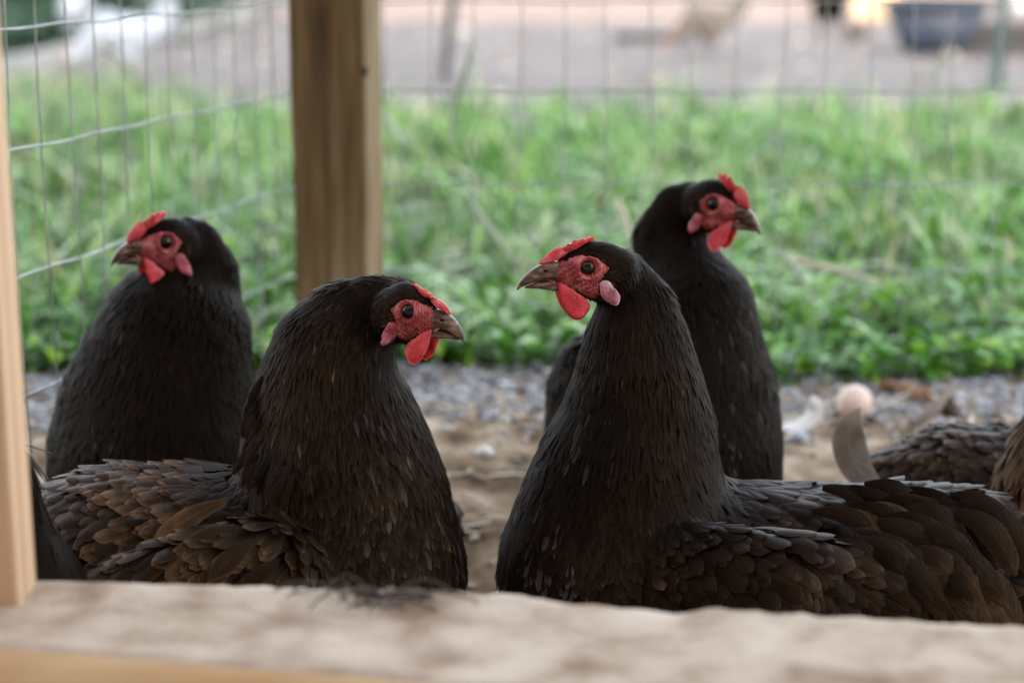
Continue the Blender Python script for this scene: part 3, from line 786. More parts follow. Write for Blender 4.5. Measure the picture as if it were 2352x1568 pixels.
def make_hen(label, head, chains, Y, base_xy, mats, group='brown black hens resting in the run', seed=1,
             cut=None, detail=1.0, tail=(), legs=True, spots=True, detailed_head=True):
    """chains: lists of nodes (px, py, r_px, depth_factor, toward_camera_m, feather L mm, W mm, tone, sharp, lift)"""
    r_ = np.random.default_rng(seed)
    balls = head.balls() if head else []
    guides = []
    for ch in chains:
        nodes = [np.array(c, float) for c in ch]
        W = [P(c[0], c[1], Y - c[4]) for c in nodes]
        sc = [ (W[i] - Vector((0, 0, CAMH))).dot(Vector((0, cp, -sp_))) / F for i in range(len(nodes))]
        for i in range(len(nodes)):
            j = min(i + 1, len(nodes) - 1); h = max(i - 1, 0)
            tan = (W[j] - W[h]).normalized()
            guides.append((np.array(W[i]), np.array(tan), nodes[i][2] * sc[i], nodes[i][5:]))
            if i < len(nodes) - 1:
                for t in np.linspace(0, 1, 5, endpoint=False):
                    c = W[i].lerp(W[i + 1], t); rr = (nodes[i][2] * sc[i] * (1 - t) + nodes[i + 1][2] * sc[i + 1] * t)
                    df = nodes[i][3] * (1 - t) + nodes[i + 1][3] * t
                    balls.append((c, (rr, rr * df, rr), None))
            else: balls.append((W[i], (nodes[i][2] * sc[i],) + (nodes[i][2] * sc[i] * nodes[i][3], nodes[i][2] * sc[i]), None))
    me = hull(balls)
    root = empty('hen', (base_xy[0], base_xy[1], float(gz(*base_xy))))
    tag(root, label, 'hen', group)
    bv = BVHTree.FromPolygons([v.co.copy() for v in me.vertices], [tuple(p.vertices) for p in me.polygons])
    # ---- plumage
    ncand = int(190000 * detail)
    Pn, Nn, area = surface_samples(me, ncand, r_)
    gain = np.ones(ncand)
    if head and detailed_head:
        P2, N2, _ = surface_samples(me, ncand * 5, r_)
        near_h = np.linalg.norm(head.local(P2) - np.array([-4, 0, -6]), axis=1) < 48
        P2, N2 = P2[near_h], N2[near_h]
        far_h = np.linalg.norm(head.local(Pn) - np.array([-4, 0, -6]), axis=1) >= 48
        Pn = np.concatenate([Pn[far_h], P2]); Nn = np.concatenate([Nn[far_h], N2])
        gain = np.concatenate([np.ones(far_h.sum()), np.full(len(P2), .2)])
    gc = np.array([g[0] for g in guides]); gt = np.array([g[1] for g in guides]); gr = np.array([g[2] for g in guides]); ga = np.array([g[3] for g in guides])
    if head:
        hc = np.array([head(-6, 0, 0), head(14, 0, -2)]); gc = np.concatenate([gc, hc]); back = -np.array(head.F) + -.35 * np.array(head.U)
        gt = np.concatenate([gt, [back, back]]); gr = np.concatenate([gr, [.017 * head.s * 1000, .012 * head.s * 1000]])
        h_at = [5.2, 1.5, .12, .7, .06]
        ga = np.concatenate([ga, [h_at, [3.4, 1.0, .12, .7, .05]]])
    d = np.linalg.norm(Pn[:, None] - gc[None], axis=2) / gr[None]
    wgt = np.exp(-(d / .42) ** 1.5) + 1e-9; wgt /= wgt.sum(1)[:, None]
    T = wgt @ gt; A = wgt @ ga
    T += (.12 + .06 * (A[:, 1:2] > 9)) * r_.standard_normal(T.shape)
    T += np.array([.16, .1, .16]) * np.stack([wob(Pn[:, 0], Pn[:, 2], 55, seed + 5), wob(Pn[:, 2], Pn[:, 1], 55, seed + 6), wob(Pn[:, 1], Pn[:, 0], 55, seed + 7)], 1); T[:, 2] -= .12 + .38 * (A[:, 1] > 12)
    T -= Nn * (T * Nn).sum(1)[:, None]; T /= np.linalg.norm(T, axis=1)[:, None] + 1e-9
    Lm = A[:, 0] * .001; Wm = A[:, 1] * .001
    cover = 9.5
    prob = cover * area / (Lm * Wm) / ncand * gain
    keep = r_.uniform(0, 1, len(Pn)) < prob
    # bare face and beak keep clear of feathers
    if head:
        loc = head.local(Pn)
        face = in_poly(loc[:, 0], loc[:, 1] * 0 + loc[:, 2], FACE, -.6) & (np.abs(loc[:, 1]) > 4)
        bareb = (loc[:, 0] > 19) & (loc[:, 2] < 12) & (loc[:, 2] > -26)
        comb_ = (np.abs(loc[:, 1]) < 4.5) & (loc[:, 0] > 2) & (loc[:, 2] > 8)
        lobe_ = (((loc[:, 0] + 16) / 9) ** 2 + ((loc[:, 2] + 20.5) / 11) ** 2 < 1) & (np.abs(loc[:, 1]) > 6)
        keep &= ~(face | bareb | comb_ | lobe_)
    if cut is not None: keep &= cut(Pn)
    Pn, Nn, T, A, Lm, Wm = Pn[keep], Nn[keep], T[keep], A[keep], Lm[keep], Wm[keep]
    n = len(Pn)
    jl = r_.uniform(.75, 1.2, n)
    tone = np.clip(A[:, 2] + (.10 + .03 * (A[:, 1] > 9)) * r_.standard_normal(n) + .22 * wob(Pn[:, 0], Pn[:, 2], 45, seed), 0, 1)
    if spots:
        pale = (r_.uniform(0, 1, n) < .0025) & (Wm < .007); tone[pale] = .8
    Wd_ = Wm * r_.uniform(.8, 1.15, n)
    lumps = np.clip((Wm - .006) / .010, 0, 1) * .0032 * wob(Pn[:, 0] + Pn[:, 1], Pn[:, 2], 150, seed + 3)
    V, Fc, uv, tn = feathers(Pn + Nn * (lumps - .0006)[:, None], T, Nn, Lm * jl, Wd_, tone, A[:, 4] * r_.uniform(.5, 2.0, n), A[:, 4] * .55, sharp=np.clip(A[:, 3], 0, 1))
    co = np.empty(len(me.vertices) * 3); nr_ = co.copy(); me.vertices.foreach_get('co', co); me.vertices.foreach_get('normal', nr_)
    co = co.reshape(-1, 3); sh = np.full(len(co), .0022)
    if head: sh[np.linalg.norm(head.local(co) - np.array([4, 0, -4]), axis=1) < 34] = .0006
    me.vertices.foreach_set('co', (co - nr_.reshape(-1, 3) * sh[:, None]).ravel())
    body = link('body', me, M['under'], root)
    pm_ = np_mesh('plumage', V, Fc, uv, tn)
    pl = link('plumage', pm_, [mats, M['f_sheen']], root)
    if head and detailed_head:      # a few feathers coloured grey as painted glints down neck and breast front
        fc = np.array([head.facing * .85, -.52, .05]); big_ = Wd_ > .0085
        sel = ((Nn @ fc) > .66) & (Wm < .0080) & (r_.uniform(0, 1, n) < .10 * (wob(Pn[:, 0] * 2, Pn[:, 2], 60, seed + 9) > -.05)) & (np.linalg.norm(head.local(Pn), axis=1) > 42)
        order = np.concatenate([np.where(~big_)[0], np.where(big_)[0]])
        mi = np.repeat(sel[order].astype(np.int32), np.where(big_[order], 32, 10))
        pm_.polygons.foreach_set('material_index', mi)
    # ---- long tail and wing feathers set by hand: (p0, p1, p2, width mm, tone)
    for (a_, b_, c_, wd, tn_) in tail:
        pts = bez(*[P(q[0], q[1], Y - q[2]) for q in (a_, b_, c_)], 12)
        rows = []; V = []; Fc = []; UV = []
        for i, p in enumerate(pts):
            dd = (pts[min(i + 1, 11)] - pts[max(i - 1, 0)]).normalized(); t = i / 11
            nn = Vector((0, -1, .35)); sd_ = dd.cross(nn).normalized(); nn = sd_.cross(dd).normalized()
            wv = wd * .001 * (.25 + .75 * math.sin(min(1, t * 1.5) * math.pi / 2)) * (1 if t < .6 else math.sqrt(max(.015, 1 - ((t - .6) / .4) ** 2))) * (1 + .03 * r_.standard_normal())
            for u in (-1, -.5, 0, .5, 1):
                V.append(p + sd_ * wv * .5 * u - nn * abs(u) ** 1.5 * wv * .09); UV.append(((u + 1) / 2, t))
        for i in range(11):
            for k in range(4): Fc.append((i * 5 + k, i * 5 + k + 1, i * 5 + k + 6, i * 5 + k + 5))
        me_ = np_mesh('long_feather', [tuple(v) for v in V], Fc, UV, [tn_] * len(V))
        link('long_feather', me_, mats, root)
    # ---- head furniture
    if head and detailed_head: head_parts(head, bv, root, r_)
    if legs:
        c0 = Vector((base_xy[0], base_xy[1], 0)); fwd = head.facing if head else 1
        for k, dy in enumerate((-.035, .035)):
            x0, y0 = c0.x + .012 * (1 if k else -1), c0.y + dy; g = float(gz(x0, y0))
            pt = [Vector((x0 - fwd * .015, y0, g + .12)), Vector((x0 - fwd * .02, y0, g + .075)), Vector((x0, y0, g + .012)), Vector((x0 + fwd * .004, y0, g + .006))]
            parts = [tube_np(pt, .0065, 8)]
            for ang in (-.45, 0, .45, 3.14):
                ln = .045 if abs(ang) < 1 else .02
                dx, dy2 = math.cos(ang) * fwd * ln, math.sin(ang) * ln
                parts.append(tube_np([Vector((x0, y0, g + .008)), Vector((x0 + dx * .5, y0 + dy2 * .5, g + .008)), Vector((x0 + dx, y0 + dy2, g + .004))], .0038, 6))
            part('leg', merge(parts), M['leg'], root)
    return root

def head_parts(H, bv, root, r_):
    def hit(f, u, sgn, off):
        o_ = H(f, 45 * sgn, u); d_ = -H.N * sgn
        q = bv.ray_cast(o_, d_)
        if q[0] is None: return None
        return q[0] - d_ * off * H.s
    for sgn in (1, -1):
        # bare red face, following the skull, with lid swelling around the eye
        p = smooth_poly(FACE, 96, 1); p = p + .35 * r_.standard_normal(p.shape); c = np.array([1.0, 1.0]); V = []; Fc = []; nr = 34
        for r in range(nr + 1):
            s = r / nr
            for q in p:
                x = c + (q - c) * s
                de = math.hypot(x[0] - .6, x[1] - 1.0)
                lid = 1.7 * math.exp(-((de - 8.4) / 1.5) ** 2) - 2.2 * math.exp(-(de / 5.6) ** 4)
                wr = .28 * math.sin(de * 2.3) * math.exp(-((de - 14) / 6) ** 2) + .22 * math.sin(x[0] * .9 + x[1] * 1.4) + .16 * math.sin(x[0] * 2.1 - x[1] * 1.1)
                off = .55 + lid + wr * min(1, de / 9) if s < .9 else .55 - (s - .9) * 14
                h_ = hit(x[0], x[1], sgn, off)
                V.append(h_ if h_ is not None else H(x[0], 5 * sgn, x[1]))
        for r in range(nr):
            for k in range(96):
                a, b_ = r * 96 + k, r * 96 + (k + 1) % 96
                Fc.append((a, b_, b_ + 96, a + 96) if sgn > 0 else (a + 96, b_ + 96, b_, a))
        part('face_skin', (V, Fc), M['face'], root)
        # eye
        e = hit(.6, 1.0, sgn, 0)
        ec = e - H.N * sgn * 4.0 * H.s
        v, f = icos(4); ax = (H.N * sgn * .98 + H.F * .18).normalized()
        rotq = ax.to_track_quat('Z', 'Y').to_matrix(); rt = np.array(rotq)
        me = np_mesh('eye', (v * 6.3 * H.s) @ rt.T + np.array(ec), f)
        o = link('eye', me, [M['iris'], M['pupil']], root)
        z = np.array([v[q].mean(0)[2] for q in f]); idx = (z > .70).astype(np.int32)
        me.polygons.foreach_set('material_index', idx)
        # wattle
        part('wattle', pad(H, WATTLE, sgn * 6.5, 3.2, tilt=sgn * .10, tilt_u=-12, wavy=.35), M['wattle'], root)
        # ear lobe
        LO = []
        for k in range(24):
            t = 2 * math.pi * k / 24; a_, b_ = 11.6 * math.cos(t) + .5 * math.sin(3 * t), 5.9 * math.sin(t) + .5 * math.cos(4 * t) * (1 - .25 * math.cos(t)); an = R(232)
            LO.append((-15.6 + a_ * math.cos(an) - b_ * math.sin(an), -18.6 + a_ * math.sin(an) + b_ * math.cos(an)))
        def nf(f, u, sgn=sgn):
            h_ = hit(f, u, sgn, 1.2)
            v_ = 14.5 if h_ is None else sgn * float((h_ - H.O).dot(H.N) / H.s)
            return sgn * min(max(v_, 12.0), 17.5)
        part('ear_lobe', pad(H, LO, nf, 4.0, wavy=.4), M[H.lobe], root)
        # bristles on the face and the dark ear coverts
        n = 900; f_ = r_.uniform(-18, 26, n); u_ = r_.uniform(-26, 9, n); S_ = []; Nn = []; keepT = []; lw = []
        for i in range(n):
            ear = ((f_[i] + 15) / 8.0) ** 2 + ((u_[i] + 8.0 + .5 * (f_[i] + 14)) / 6.5) ** 2 < 1
            lower = in_poly(np.array([f_[i]]), np.array([u_[i]]), FACE)[0] and (u_[i] < -7 - .2 * f_[i] or f_[i] > 18) and r_.uniform() < .5
            if not (ear or lower): continue
            h_ = hit(f_[i], u_[i], sgn, .6)
            if h_ is None: continue
            S_.append(tuple(h_)); Nn.append(tuple(H.N * sgn)); lw.append((5.5, 1.3) if ear else (2.6, .35))
        for q in smooth_poly(FACE, 330, 1):
            q = q + r_.normal(0, .8, 2); q = q + (q - np.array([4, -4])) * .05
            if q[0] > 21 and q[1] < 3: continue
            h_ = hit(q[0], q[1], sgn, .5)
            if h_ is None: continue
            S_.append(tuple(h_)); Nn.append(tuple(H.N * sgn)); lw.append((3.9, .7))
        allS = (S_, Nn, lw)
        for nm_, want in (('ear_tuft', True), ('face_bristles', False)):
            S_, Nn, lw = [[q for q, w_ in zip(z_, allS[2]) if (w_[0] > 5) == want] for z_ in allS]
            if not S_: continue
            S_ = np.array(S_); Nn = np.array(Nn); lw = np.array(lw) * .001
            T = np.tile(np.array(-H.F * .85 - H.U * .25), (len(S_), 1)) + .25 * r_.standard_normal(S_.shape)
            T -= Nn * (T * Nn).sum(1)[:, None]; T /= np.linalg.norm(T, axis=1)[:, None]
            V, Fc, uv, tn = feathers(S_, T, Nn, lw[:, 0], lw[:, 1], np.clip(.35 + .2 * r_.standard_normal(len(S_)), 0, 1), np.full(len(S_), .15), np.full(len(S_), .1), sharp=np.full(len(S_), .8))
            link(nm_, np_mesh(nm_, V, Fc, uv, tn), M['f_brown'], root)
    # beak
    up = beak_half(H, [(21, 4.5, -9.5, 7.6), (26, 4.2, -9.8, 7.2), (31, 3.0, -10.0, 6.3), (36, 1.4, -10.6, 5.5), (41, -1.4, -11.8, 4.5), (45.5, -4.8, -13.2, 3.4), (49, -8.6, -14.8, 2.2), (51.3, -12.0, -16.2, 1.25), (52.2, -14.6, -17.0, .55), (52.3, -15.9, -17.0, .1)])
    lo = beak_half(H, [(17, -9, -19, 6.8), (23, -9.4, -18.4, 6.2), (29, -9.8, -17.2, 5.2), (35, -10.6, -16.2, 4.0), (40, -11.8, -15.8, 2.9), (44, -13.1, -15.6, 1.8), (46.5, -14.2, -15.4, .5)])
    bk = part('beak', merge([up]), M['beak'], root)
    part('lower_beak', merge([lo]), M['beak'], root)
    for sgn in (1, -1):
        part('nostril', sphere(H(31.5, 5.9 * sgn, -1.8), (2.3 * H.s, .7 * H.s, .9 * H.s), H.rot, 2), M['under'], bk)
    def low(poly): return [(f, (u - 2 - (37 - f) * .33) * H.comb + 2 + (37 - f) * .33) for f, u in poly]
    part('comb', merge([pad(H, low(COMB_A), 0, 6.4, wavy=.6, smooth_it=1), pad(H, low(COMB_B), .6, 4.6, wavy=1.1, nout=110, smooth_it=0)]), M['comb'], root)

# feather classes: L, W, tone, sharp, lift
HS = (7.5, 1.9, .14, .8, .05)
HK = (15, 2.6, .16, .9, .06)      # fine neck hackle
HL = (21, 3.6, .18, .8, .06)     # lower hackle
BR = (16, 6.6, .22, .35, .06)     # breast
BK = (23, 16, .32, .03, .12)       # back
SA = (30, 18, .36, .05, .13)      # saddle and wing
def fringe(sgn, line, n, seed=4):
    q = np.random.default_rng(seed); out = []; ln_ = np.array(line, float)
    for k in range(n):
        t = q.uniform(0, len(line) - 1.001); i = int(t); p = ln_[i] + (ln_[i + 1] - ln_[i]) * (t - i)
        dep = .012 + .060 * (t / (len(line) - 1)) + q.uniform(0, .006); ll = q.uniform(60, 100)
        p = p + q.normal(0, 9, 2) - np.array([-12 * sgn * -1, 45])
        out.append(((p[0] + 18, p[1], dep), (p[0] + 8 + 6 * sgn, p[1] + ll * .5, dep + .012), (p[0] + 12 * sgn + q.normal(0, 8), p[1] + ll, dep + .009), q.uniform(4.5, 7.5), float(np.clip(.16 + .12 * q.standard_normal(), .03, .6))))
    return out
def saddle(sgn, x0, x1, y0, y1, n, w0=.02, seed=2):
    q = np.random.default_rng(seed); out = []
    for k in range(n):
        t = k / (n - 1); x = x0 + (x1 - x0) * (t * .75 + .25 * q.uniform()) ; f = q.uniform()
        y = y0 + (y1 - y0) * f; dep = w0 + .085 * math.sin(min(1, f * 1.1) * math.pi / 2)
        ln = q.uniform(105, 195); dr = q.uniform(.35, .95) + .5 * t
        out.append(((x - ln * .35 * sgn, y - 8, dep - .012), (x + ln * .35 * sgn, y - 22 + 20 * q.uniform(), dep + .008), (x + ln * .75 * sgn, y + ln * dr, dep + .004 * q.uniform()), q.uniform(15, 22), float(np.clip(.46 + .2 * q.standard_normal(), .08, .95))))
    return out
# --- front right hen (faces left)
H3 = Head((1355, 619), 1.345, -1, yaw=9, pitch=0, scale=.985, comb=.62, lobe='lobe')
hen3 = make_hen('sharp black brown hen at front right, facing left with lilac ear lobe and pale beak', H3,
    [[(1425, 632, 66, .6, 0) + HS, (1462, 705, 90, .6, 0) + HK, (1462, 785, 122, .7, 0) + HK, (1464, 880, 149, .85, 0) + HK, (1462, 980, 180, .85, 0) + HL, (1444, 1080, 212, .9, 0) + HL, (1434, 1180, 245, .9, 0) + BR, (1440, 1310, 300, .9, 0) + BR],
     [(1500, 1250, 200, 1.0, 0) + BR, (1650, 1300, 205, 1.05, 0) + BK, (1800, 1318, 210, 1.1, 0) + BK, (1950, 1325, 210, 1.1, 0) + SA, (2080, 1310, 200, 1.0, 0) + SA, (2190, 1290, 172, .9, 0) + SA, (2300, 1300, 135, .8, 0) + SA],
     [(1600, 1340, 150, .5, .075) + BK, (1800, 1370, 160, .45, .095) + SA, (1980, 1390, 140, .4, .09) + SA]],
    1.38, (.17, 1.38), M['f_dark'], seed=3,
    tail=saddle(1, 1900, 2280, 1120, 1330, 46))
# --- front left hen (faces right)
H2 = Head((930, 719), 1.320, 1, yaw=27, pitch=-6, scale=.985, comb=.35, fs=.83)
B2 = (24, 15, .54, .04, .13); S2 = (31, 14, .50, .15, .14)
hen2 = make_hen('sharp brown black hen at front left, facing right, rusty feathers on its back', H2,
    [[(918, 701, 67, .6, -.006) + HS, (888, 702, 74, .6, -.004) + HS, (852, 704, 76, .6, -.004) + HS, (802, 752, 115, .6, -.006) + HK, (766, 818, 145, .75, -.002) + HK, (754, 885, 162, .85, 0) + HK, (760, 960, 194, .85, 0) + HL, (772, 1050, 222, .9, 0) + HL, (786, 1150, 248, .9, 0) + BR, (792, 1310, 282, .9, 0) + BR],
     [(720, 1250, 200, 1.0, 0) + BR, (600, 1285, 215, 1.05, 0) + B2, (450, 1320, 258, 1.05, 0) + B2, (300, 1330, 268, 1.05, 0) + B2, (170, 1345, 245, 1.0, 0) + S2, (60, 1360, 215, .9, 0) + S2, (-60, 1330, 150, .8, 0) + S2],
     [(620, 1310, 130, .5, .085) + S2, (480, 1360, 150, .5, .10) + S2, (330, 1390, 130, .4, .10) + S2]],
    1.36, (-.14, 1.36), M['f_brown'], seed=5,
    tail=[((540, 1210, .10), (440, 1230, .12), (380, 1330, .12), 17, .7), ((590, 1240, .11), (510, 1280, .13), (440, 1390, .13), 17, .55), ((640, 1290, .12), (560, 1330, .13), (520, 1430, .13), 16, .5),
          ((520, 1150, .08), (420, 1180, .10), (350, 1260, .10), 16, .8)] + fringe(-1, [(590, 905), (562, 985), (556, 1050), (590, 1100), (640, 1140)], 44))
# --- rear left hen (faces left)
H1 = Head((386, 560), 1.570, -1, yaw=32, pitch=0, scale=1.04, fs=.84, comb=.85)
hen1 = make_hen('dark hen at rear left, facing left with red wattles hanging before a brown breast', H1,
    [[(400, 553, 54, .6, -.006) + HS, (426, 556, 60, .6, -.006) + HS, (448, 562, 62, .6, -.008) + HS, (470, 625, 80, .6, -.010) + HK, (440, 705, 116, .7, -.006) + HK, (404, 765, 172, .85, 0) + HK, (384, 850, 200, .85, 0) + HL, (368, 940, 230, .85, 0) + HL, (366, 1040, 254, .9, 0) + BR, (372, 1180, 268, .9, 0) + BR],
     [(460, 1150, 230, .9, 0) + BR, (600, 1200, 210, .9, 0) + BK, (760, 1210, 190, .9, 0) + BK, (900, 1190, 130, .8, 0) + SA]],
    1.60, (-.28, 1.60), M['f_black'], seed=9, detail=.8)
# --- rear right hen (faces right)
H4 = Head((1632, 472), 1.588, 1, yaw=34, pitch=-9, scale=1.03, fs=.80, comb=.9)
hen4 = make_hen('dark hen at rear right, facing right with bright red comb against the green grass', H4,
    [[(1618, 470, 52, .6, -.006) + HS, (1592, 474, 60, .6, -.006) + HS, (1558, 478, 60, .6, -.010) + HS, (1535, 545, 82, .6, -.014) + HK, (1562, 638, 112, .65, -.010) + HK, (1586, 720, 148, .85, 0) + HK, (1590, 820, 170, .85, 0) + HL, (1582, 910, 205, .85, 0) + HL, (1566, 1010, 232, .9, 0) + BR, (1560, 1180, 240, .9, 0) + BR],
     [(1378, 850, 96, .8, -.01) + HL, (1380, 900, 124, .85, -.01) + (18, 5, .5, .5, .05), (1404, 970, 155, .9, -.01) + (18, 6, .5, .4, .05), (1450, 1070, 190, .9, 0) + BR]],
    1.62, (.24, 1.62), M['f_black'], seed=13, detail=.8)
# --- hen whose back shows at the right, head beyond the picture
H6 = Head((2760, 880), 1.62, 1, yaw=0, pitch=0)
hen6 = make_hen('brown scaly hen back at the right with one grey tail feather standing up', H6,
    [[(2720, 900, 70, .85, 0) + HK, (2690, 980, 110, .85, 0) + HK, (2660, 1080, 150, .85, 0) + HL, (2620, 1180, 180, .9, 0) + BR],
     [(2560, 1200, 190, 1, 0) + BK, (2430, 1200, 203, 1, 0) + (24, 15, .42, .1, .14), (2310, 1182, 206, 1, 0) + (22, 14, .42, .1, .14), (2200, 1162, 190, 1, 0) + (21, 13, .40, .1, .14), (2110, 1160, 150, .9, 0) + (20, 12, .42, .1, .14), (2045, 1170, 105, .8, 0) + (20, 12, .42, .1, .14)]],
    1.60, (.62, 1.60), M['f_brown'], seed=17, detail=.7)
tfe = [P(2010, 1120, 1.56), P(1962, 1080, 1.56), P(1940, 1010, 1.555), P(1952, 968, 1.55), P(1976, 935, 1.55)]
def vane(name, pts3, width, mat, parent, tone=.5, asym=.15, cup=.2, face=(0, -1, .2)):
    pts = []
    for i in range(len(pts3) - 1):
        for t in np.linspace(0, 1, 5, endpoint=False): pts.append(Vector(pts3[i]).lerp(Vector(pts3[i + 1]), t))
    pts.append(Vector(pts3[-1]))
    for _ in range(4): pts = [pts[0]] + [(pts[i - 1] + pts[i] * 2 + pts[i + 1]) / 4 for i in range(1, len(pts) - 1)] + [pts[-1]]
    V = []; Fc = []; UV = []; n = len(pts)
    for i, p in enumerate(pts):
        dd = (pts[min(i + 1, n - 1)] - pts[max(i - 1, 0)]).normalized(); t = i / (n - 1)
        sd_ = dd.cross(Vector(face)).normalized(); nn = sd_.cross(dd).normalized()
        wv = width * math.sin(math.pi * (.16 + .83 * t)) ** 1.1
        for u in (-1, -.5, 0, .5, 1):
            V.append(p + sd_ * wv * .5 * (u + asym) + nn * (-abs(u) ** 1.5 * wv * cup)); UV.append(((u + 1) / 2, t))
    for i in range(n - 1):
        for k in range(4): Fc.append((i * 5 + k, i * 5 + k + 1, i * 5 + k + 6, i * 5 + k + 5))
    return link(name, np_mesh(name, [tuple(v) for v in V], Fc, UV, [tone] * len(V)), mat, parent)
vane('tail_feather', tfe, .030, M['f_grey'], hen6, .9, cup=.05)
# --- hen past the right edge, its brown hackle reaching in
H7 = Head((2530, 900), 1.44, 1, yaw=10)
hen7 = make_hen('hen mostly beyond the right edge, a fan of loose brown hackle feathers in view', H7,
    [[(2470, 930, 70, .85, 0) + (26, 5, .75, .8, .1), (2440, 1000, 95, .85, 0) + (30, 6, .8, .8, .1), (2425, 1080, 118, .85, 0) + (34, 7, .8, .8, .12), (2435, 1170, 140, .85, 0) + (34, 8, .75, .7, .12), (2520, 1280, 190, .9, 0) + BR],
     [(2560, 1280, 190, 1, 0) + BK, (2750, 1300, 190, 1, 0) + BK, (2900, 1280, 140, 1, 0) + SA]],
    1.45, (.60, 1.40), M['f_brown'], seed=19, detail=.6)
# --- hen past the left edge, only the black flank shows between the jamb and the rusty hen
H5 = Head((-330, 900), 1.20, -1)
hen5 = make_hen('black hen mostly beyond the left edge, its sloping glossy flank showing beside the frame', H5,
    [[(-290, 950, 90, .85, 0) + HK, (-250, 1050, 130, .85, 0) + HL, (-200, 1200, 210, .9, 0) + BR],
     [(14, 1050, 55, .6, 0) + (30, 3.2, .25, .8, .012), (-2, 1140, 95, .7, 0) + (30, 3.2, .25, .8, .012), (-30, 1260, 160, .8, 0) + (30, 3.4, .25, .8, .012), (-60, 1390, 255, .9, 0) + (30, 3.6, .25, .8, .012), (-90, 1480, 260, .9, 0) + (30, 3.6, .2, .8, .012)]],
    1.22, (-.42, 1.22), M['f_black'], seed=23, detail=.6)
#print("tris", sum(len(o.data.polygons) for o in bpy.data.objects if o.type=="MESH"))

# ------------------------------------------------------------------ things on the run floor
def lump(name, c, r, mat, label, cat, group=None, seed=0, rough=.2, flat=1., parent=None, sub=3):
    v, f = icos(sub)
    k = 1 + rough * (wob(v[:, 0] * 1.0 + v[:, 2], v[:, 1] + .6 * v[:, 2], 3.2, seed) + .4 * wob(v[:, 0], v[:, 1] - v[:, 2], 8, seed + 1))
    v = v * k[:, None] * np.array(r)
    me = np_mesh(name, v + np.array(c), f)
    return tag(link(name, me, mat), label, cat, group)
# egg
def egg_mesh():
    v, f = icos(4); x = v[:, 0]
    k = 1 - .13 * x
    return np.stack([v[:, 0] * .0245, v[:, 1] * .0190 * k, v[:, 2] * .0190 * k], 1), f
ev, ef = egg_mesh(); g0 = G(1966, 962)
ev = ev @ np.array(Matrix.Rotation(R(62), 3, 'Z')).T
M['eggshell'] = noisy('eggshell', [(.35, (.62, .40, .30)), (.6, (.74, .55, .46)), (.8, (.80, .68, .60))], 26, .45, 4)
tag(link('egg', np_mesh('egg', ev + np.array([g0.x, g0.y + .01, float(gz(g0.x, g0.y)) + .0185]), ef), M['eggshell']), 'pale pink egg lying on the gravel at the right', 'egg')
# loose feathers and sticks
M['whitevane'] = M['f_cream']
o = vane('loose_feather', [P(1796, 978, 1.885), P(1838, 974, 1.88), P(1868, 950, 1.88), P(1874, 925, 1.88), P(1864, 906, 1.885)], .021, M['f_cream'], None, 1.3, cup=.05, face=(0, -.5, 1))
tag(o, 'curled white feather on the floor right of the rear right hen', 'feather', 'loose feathers on the floor')
o = vane('loose_feather', [P(2085, 985, 1.93), P(2130, 955, 1.93), P(2165, 915, 1.94), P(2195, 868, 1.95)], .0125, M['f_grey'], None, .85)
tag(o, 'grey feather standing aslant beyond the egg at the right', 'feather', 'loose feathers on the floor')
def stick(pts, r, mat, label, cat='stick', name='stick', group=None):
    V, Fc = tube_np(pts, 1, 10); n = len(pts); V = [Vector(pts[i // 10]) + (v - Vector(pts[i // 10])) * r * (1 + .16 * math.sin(i * 1.7)) for i, v in enumerate(V)]
    c0 = len(V); V += [Vector(pts[0]), Vector(pts[-1])]
    me = bpy.data.meshes.new(name)
    caps = [(c0, (k + 1) % 10, k) for k in range(10)] + [(c0 + 1, (n - 1) * 10 + k, (n - 1) * 10 + (k + 1) % 10) for k in range(10)]
    me.from_pydata([tuple(v) for v in V], [], list(Fc) + caps); me.update()
    return tag(link(name, me, mat), label, cat, group)
M['bark'] = noisy('stick_bark', [(.35, (.16, .075, .035)), (.6, (.34, .18, .09)), (.8, (.48, .30, .17))], 40, .8, 5, bump=.4)
M['clod'] = noisy('dark_clod', [(.35, (.035, .025, .015)), (.7, (.13, .09, .06))], 60, .95, 6, bump=.6)
M['palestone'] = noisy('pale_stone', [(.35, (.58, .56, .54)), (.7, (.80, .79, .78))], 50, .6, 4, bump=.2)
M['bluestone'] = noisy('blue_stone', [(.35, (.26, .29, .34)), (.7, (.48, .52, .60))], 50, .5, 4, bump=.2)
a_, b_ = G(2020, 902), G(2135, 930)
stick([a_.lerp(b_, t) + Vector((0, .02 * math.sin(t * 3), .009)) for t in np.linspace(0, 1, 9)], .0066, M['bark'], 'short reddish brown stick lying beyond the egg')
g0 = G(2168, 952); lump('clod', (g0.x, g0.y, .008), (.013, .013, .011), M['clod'], 'dark crumb of earth beside the standing grey feather', 'clod', seed=4, rough=.5)
g0 = G(1112, 1140, -.06); lump('white_stone', (g0.x, g0.y, float(gz(g0.x, g0.y)) + .004), (.0085, .008, .006), M['palestone'], 'small white stone on the floor between the two front hens', 'stone', 'odd stones on the floor', 3, .3)
g0 = G(1832, 1030, -.02); lump('blue_stone', (g0.x, g0.y, float(gz(g0.x, g0.y)) + .004), (.012, .010, .006), M['bluestone'], 'flat blue grey stone right of the rear right hen', 'stone', 'odd stones on the floor', 5, .3)
g0 = G(1022, 822)
blk = board('wood_offcut', (g0.x - .004, g0.y + .02, .016), (.040, .045, .04), M['oldpost'], None, .005, rz=.3)
tag(blk, 'small brown block of wood on the gravel below the beak of the left hen', 'wood block')
